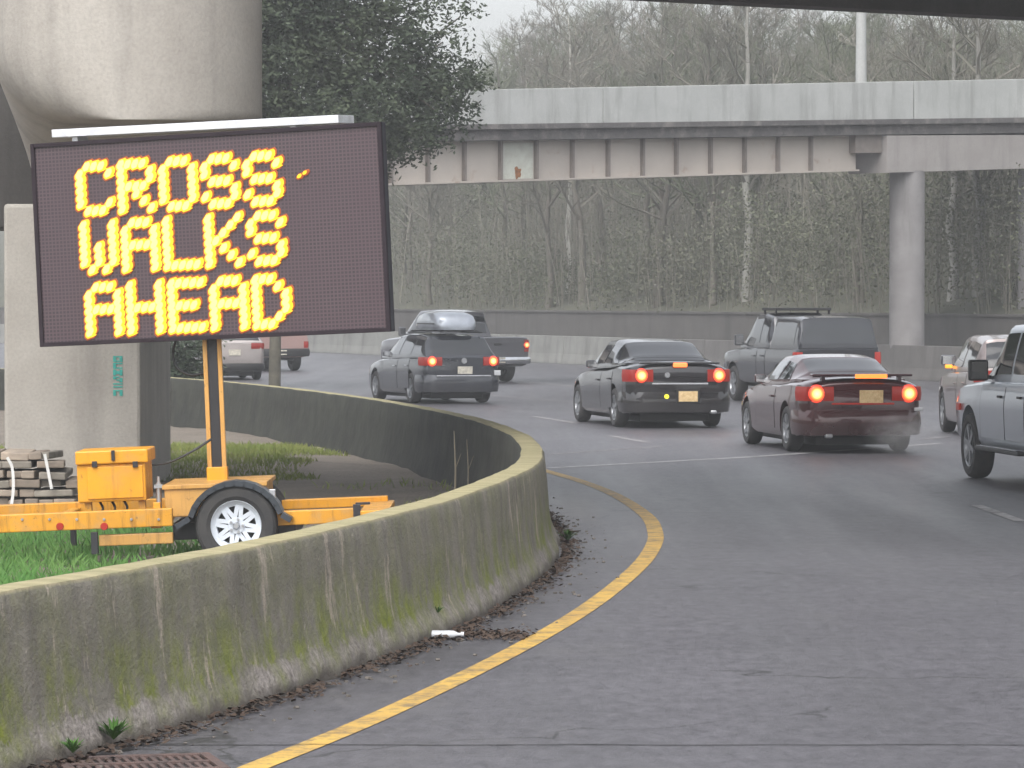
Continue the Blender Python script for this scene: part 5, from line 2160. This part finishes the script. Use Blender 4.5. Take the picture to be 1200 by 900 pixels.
# --- navy pickup with canopy and rack
sp = truck_spec(.95, 5.3, 1.18, 4.0)
sp.update(name="canopy_pickup", label="dark navy pickup with a bed canopy and a roof rack behind the maroon sedan", cat="pickup truck",
          loc=(6.85, 80.5, 0), head=14.5, paint='p_navy', group="pickups on the road",
          houses=[dict(st=hs_cab, glass=gl_cab), dict(name="canopy", st=[(.03, .88, 1.20, .86, 1.21), (.07, .88, 1.20, .80, 1.5), (.14, .88, 1.20, .76, 1.84), (.6, .88, 1.20, .74, 1.88), (1.85, .88, 1.20, .74, 1.88), (1.93, .88, 1.20, .75, 1.5), (1.95, .88, 1.20, .8, 1.22)],
                   glass=[("rear_window", .045, .128, 4.6, 11.4), ("side_window", .35, 1.7, 1.2, 3.6), ("side_window", .35, 1.7, 14.8, 12.4)])],
          doors=[(2.1, 2.64), (2.68, 3.85)],
          bumpers=[([(-.94, .10), (-.93, -.06), (-.80, -.12), (.80, -.12), (.93, -.06), (.94, .10)], .50, .68, 'galv', "bumper")],
          tails=[([(.80, -.014), (.92, .0), (.955, .06), (.962, .16)], .82, 1.12, 'tail_dim', None)],
          bits=[("roof_rack", (0, 2.75, 2.015), (1.25, 1.0, .06), 'black', .01), ("rack_foot", (-.6, 2.35, 1.96), (.04, .05, .10), 'black', .004), ("rack_foot", (.6, 2.35, 1.96), (.04, .05, .10), 'black', .004), ("rack_foot", (-.6, 3.1, 1.96), (.04, .05, .10), 'black', .004), ("rack_foot", (.6, 3.1, 1.96), (.04, .05, .10), 'black', .004), ("license_plate", (0, -.135, .60), (.32, .012, .15), 'plate', .003)],
          mirror=(3.75, 1.34, .2, .24))
vehicle(sp)

# --- silver pickup at the right edge
sp = truck_spec(.99, 5.7, 1.24, 4.3)
hs2 = [(1.85, .89, 1.26, .78, 1.27), (1.91, .89, 1.26, .76, 1.6), (2.03, .90, 1.26, .74, 1.90), (2.8, .90, 1.25, .74, 1.96), (3.5, .90, 1.24, .74, 1.94), (3.85, .89, 1.24, .76, 1.70), (4.4, .86, 1.24, .80, 1.28)]
gl2 = [("rear_window", 1.88, 2.0, 4.9, 11.1), ("windshield", 3.6, 4.32, 4.9, 11.1), ("side_window", 2.10, 2.85, 1.2, 3.7), ("side_window", 2.95, (4.05, 3.62), 1.2, 3.7), ("side_window", 2.10, 2.85, 14.8, 12.3), ("side_window", 2.95, (4.05, 3.62), 14.8, 12.3)]
hd = R(7)
fwl = Vector((5.83, 48.0, 0))                       # where the front left wheel stands
off = Matrix.Rotation(hd, 3, 'Z') @ Vector((-.86, 4.72, 0))
sp.update(name="silver_pickup", label="silver pickup cut off by the right picture edge, side step and front wheel showing", cat="pickup truck",
          loc=fwl - off, head=7, paint='p_silver', group="pickups on the road", wr=.41, axles=(1.2, 4.72), bed=(.12, 1.80, .82, .78, 1.6),
          houses=[dict(st=hs2, glass=gl2)], doors=[(2.0, 2.9), (2.94, 4.1)], handle='black',
          bumpers=[([(-.97, .10), (-.96, -.06), (-.82, -.12), (.82, -.12), (.96, -.06), (.97, .10)], .52, .70, 'chrome', "bumper")],
          tails=[([(.82, -.014), (.95, .0), (.99, .06), (1.0, .16)], .86, 1.2, 'tail_dim', None)],
          bits=[("side_step", (-1.03, 2.9, .41), (.14, 2.1, .05), 'black', .015), ("side_step", (1.03, 2.9, .41), (.14, 2.1, .05), 'black', .015), ("step_trim", (-1.07, 2.9, .445), (.06, 1.9, .012), 'chrome', .003), ("marker_or_reflection_block", (-.995, 5.2, .88), (.03, .16, .09), 'tail_dim', .01)],  # red reflection on the front fender built as a glowing block
          mirror=(4.0, 1.36, .24, .26), mirror_glass='glass', mirror_mat='black', spokes=6)
vehicle(sp)

# --- dusty mauve car beyond the silver pickup
sp = sedan_spec(.90, 1.6, 4.5, .08)
fwl = Vector((7.33, 64.5, 0))
off = Matrix.Rotation(R(2), 3, 'Z') @ Vector((-.78, 3.58, 0))
sp.update(name="mauve_hatchback", label="dusty mauve car mostly hidden beyond the silver pickup, amber lamp by its mirror", cat="car",
          loc=fwl - off, head=2, paint='p_mauve', wr=.35,
          zs=[.98, 1.03, 1.05, 1.06, 1.06, 1.04, 1.02, 1.0, .95, .85, .70, .56], zd=[1.05, 1.1, 1.12, 1.12, 1.12, 1.1, 1.1, 1.09, 1.05, .93, .74, .58],
          houses=[dict(st=[(.03, .80, 1.08, .76, 1.09), (.10, .81, 1.08, .72, 1.2), (.42, .83, 1.08, .66, 1.60), (1.2, .84, 1.07, .64, 1.66), (2.0, .84, 1.06, .64, 1.66), (2.45, .84, 1.06, .64, 1.62), (2.85, .82, 1.07, .66, 1.40), (3.35, .77, 1.08, .70, 1.11)],
                       glass=[("rear_window", .07, .40, 4.75, 11.25), ("windshield", 2.54, 3.27, 4.9, 11.1), ("side_window", .6, 1.6, 1.2, 3.7), ("side_window", 1.7, (2.8, 2.5), 1.2, 3.7), ("side_window", .6, 1.6, 14.8, 12.3), ("side_window", 1.7, (2.8, 2.5), 14.8, 12.3)])],
          doors=[(1.0, 1.9), (1.94, 3.0)],
          bumpers=[([(-.895, .55), (-.875, .22), (-.79, .02), (-.58, -.06), (0, -.08), (.58, -.06), (.79, .02), (.875, .22), (.895, .55)], .28, .64, None, "bumper")],
          tails=[([(.60, -.014), (.72, .0), (.80, .035), (.85, .13), (.865, .26)], .88, 1.1, 'tail_dim', None)],
          mirror=(2.95, 1.22, .24, .17), mirror_mat='p_blue', mirror_amber=True)
vehicle(sp)

# --- silver hatchback and rusty pickup beyond the sign mast
sp = sedan_spec(.88, 1.5, 4.4, .05)
sp.update(name="pale_hatchback", label="pale silver hatchback with red tail lamps seen under the message board beside the mast", cat="car",
          loc=(-7.62, 105.5, 0), head=13, paint='p_pale',
          zs=[.95, 1.0, 1.02, 1.02, 1.02, 1.0, .96, .92, .86, .76, .62, .52], zd=[1.02, 1.07, 1.08, 1.08, 1.08, 1.05, 1.02, 1.0, .95, .83, .66, .54],
          houses=[dict(st=[(.03, .78, 1.04, .74, 1.05), (.10, .79, 1.04, .70, 1.14), (.42, .81, 1.03, .64, 1.48), (1.2, .83, 1.02, .62, 1.54), (2.0, .83, 1.0, .61, 1.54), (2.45, .83, .98, .61, 1.50), (2.9, .80, .98, .63, 1.3), (3.4, .75, .99, .68, 1.01)],
                       glass=[("rear_window", .07, .40, 4.75, 11.25), ("windshield", 2.58, 3.32, 4.9, 11.1), ("side_window", .6, 1.6, 1.2, 3.7), ("side_window", 1.7, (2.85, 2.52), 1.2, 3.7), ("side_window", .6, 1.6, 14.8, 12.3), ("side_window", 1.7, (2.85, 2.52), 14.8, 12.3)])],
          doors=[(1.0, 1.9), (1.94, 3.0)],
          bumpers=[([(-.875, .55), (-.855, .22), (-.77, .02), (-.56, -.06), (0, -.08), (.56, -.06), (.77, .02), (.855, .22), (.875, .55)], .26, .46, 'black', "bumper")],
          tails=[([(.46, -.014), (.70, .0), (.78, .035), (.835, .13), (.855, .26)], .86, 1.02, 'tail_lit', None)],
          bits=[("license_plate", (0, -.02, .76), (.33, .012, .16), 'plate', .003)],
          mirror=(2.95, 1.08, .19, .14))
vehicle(sp)
sp = truck_spec(.92, 5.2, 1.14, 3.95)
sp.update(name="rusty_pickup", label="dusty pink pickup beyond the message board's right post, orange rear lamp showing", cat="pickup truck",
          loc=(-7.15, 118.5, 0), head=20, paint='p_rust', group="pickups on the road", bed=(.12, 1.92, .78, .75, 1.5),
          houses=[dict(st=[(q[0], q[1] - .03, q[2] - .06, q[3] - .03, q[4] - .12) for q in hs_cab], glass=gl_cab)], doors=[(2.1, 2.64), (2.68, 3.85)],
          bumpers=[([(-.92, .10), (-.91, -.06), (-.78, -.14), (.78, -.14), (.91, -.06), (.92, .10)], .46, .70, 'black', "bumper")],
          tails=[([(.76, -.014), (.89, .0), (.925, .06), (.932, .16)], .72, .92, 'tail_lit', None)],
          bits=[("license_plate", (0, -.155, .58), (.32, .012, .15), 'plate', .003)],
          mirror=(3.7, 1.28, .2, .2))
vehicle(sp)

# ------------------------------------------------------------------ exhaust vapour behind the maroon sedan
vm = bpy.data.materials.new("exhaust_vapour")
vm.use_nodes = True
nt = vm.node_tree
nt.nodes.clear()
tc = nt.nodes.new("ShaderNodeTexCoord")
ln = nt.nodes.new("ShaderNodeVectorMath")
ln.operation = 'LENGTH'
L(nt, tc.outputs['Object'], ln.inputs[0])
fr_ = nt.nodes.new("ShaderNodeMapRange")
fr_.inputs['From Min'].default_value = 1.0
fr_.inputs['From Max'].default_value = .1
L(nt, ln.outputs['Value'], fr_.inputs['Value'])
nf = noise(nt, tc.outputs['Object'], 2.2, 4, .6, .35, .7)
pv = nt.nodes.new("ShaderNodeVolumePrincipled")
pv.inputs['Color'].default_value = (.95, .95, .95, 1)
L(nt, math_n(nt, 'MULTIPLY', math_n(nt, 'MULTIPLY', fr_.outputs[0], nf), 2.2), pv.inputs['Density'])
ov = nt.nodes.new("ShaderNodeOutputMaterial")
L(nt, pv.outputs[0], ov.inputs['Volume'])
b = MB()
b.lathe([(math.sin(R(a)) + .001, -math.cos(R(a))) for a in range(0, 181, 12)], 'Z', 24)
o = obj("exhaust_vapour", b, vm, smooth=180, loc=G(1058, 533) + Vector((0, -.3, .30)))
o.scale = (.62, .55, .34)
tag(o, "faint puff of exhaust vapour behind the right rear wheel of the maroon sedan", "vapour", kind="stuff")
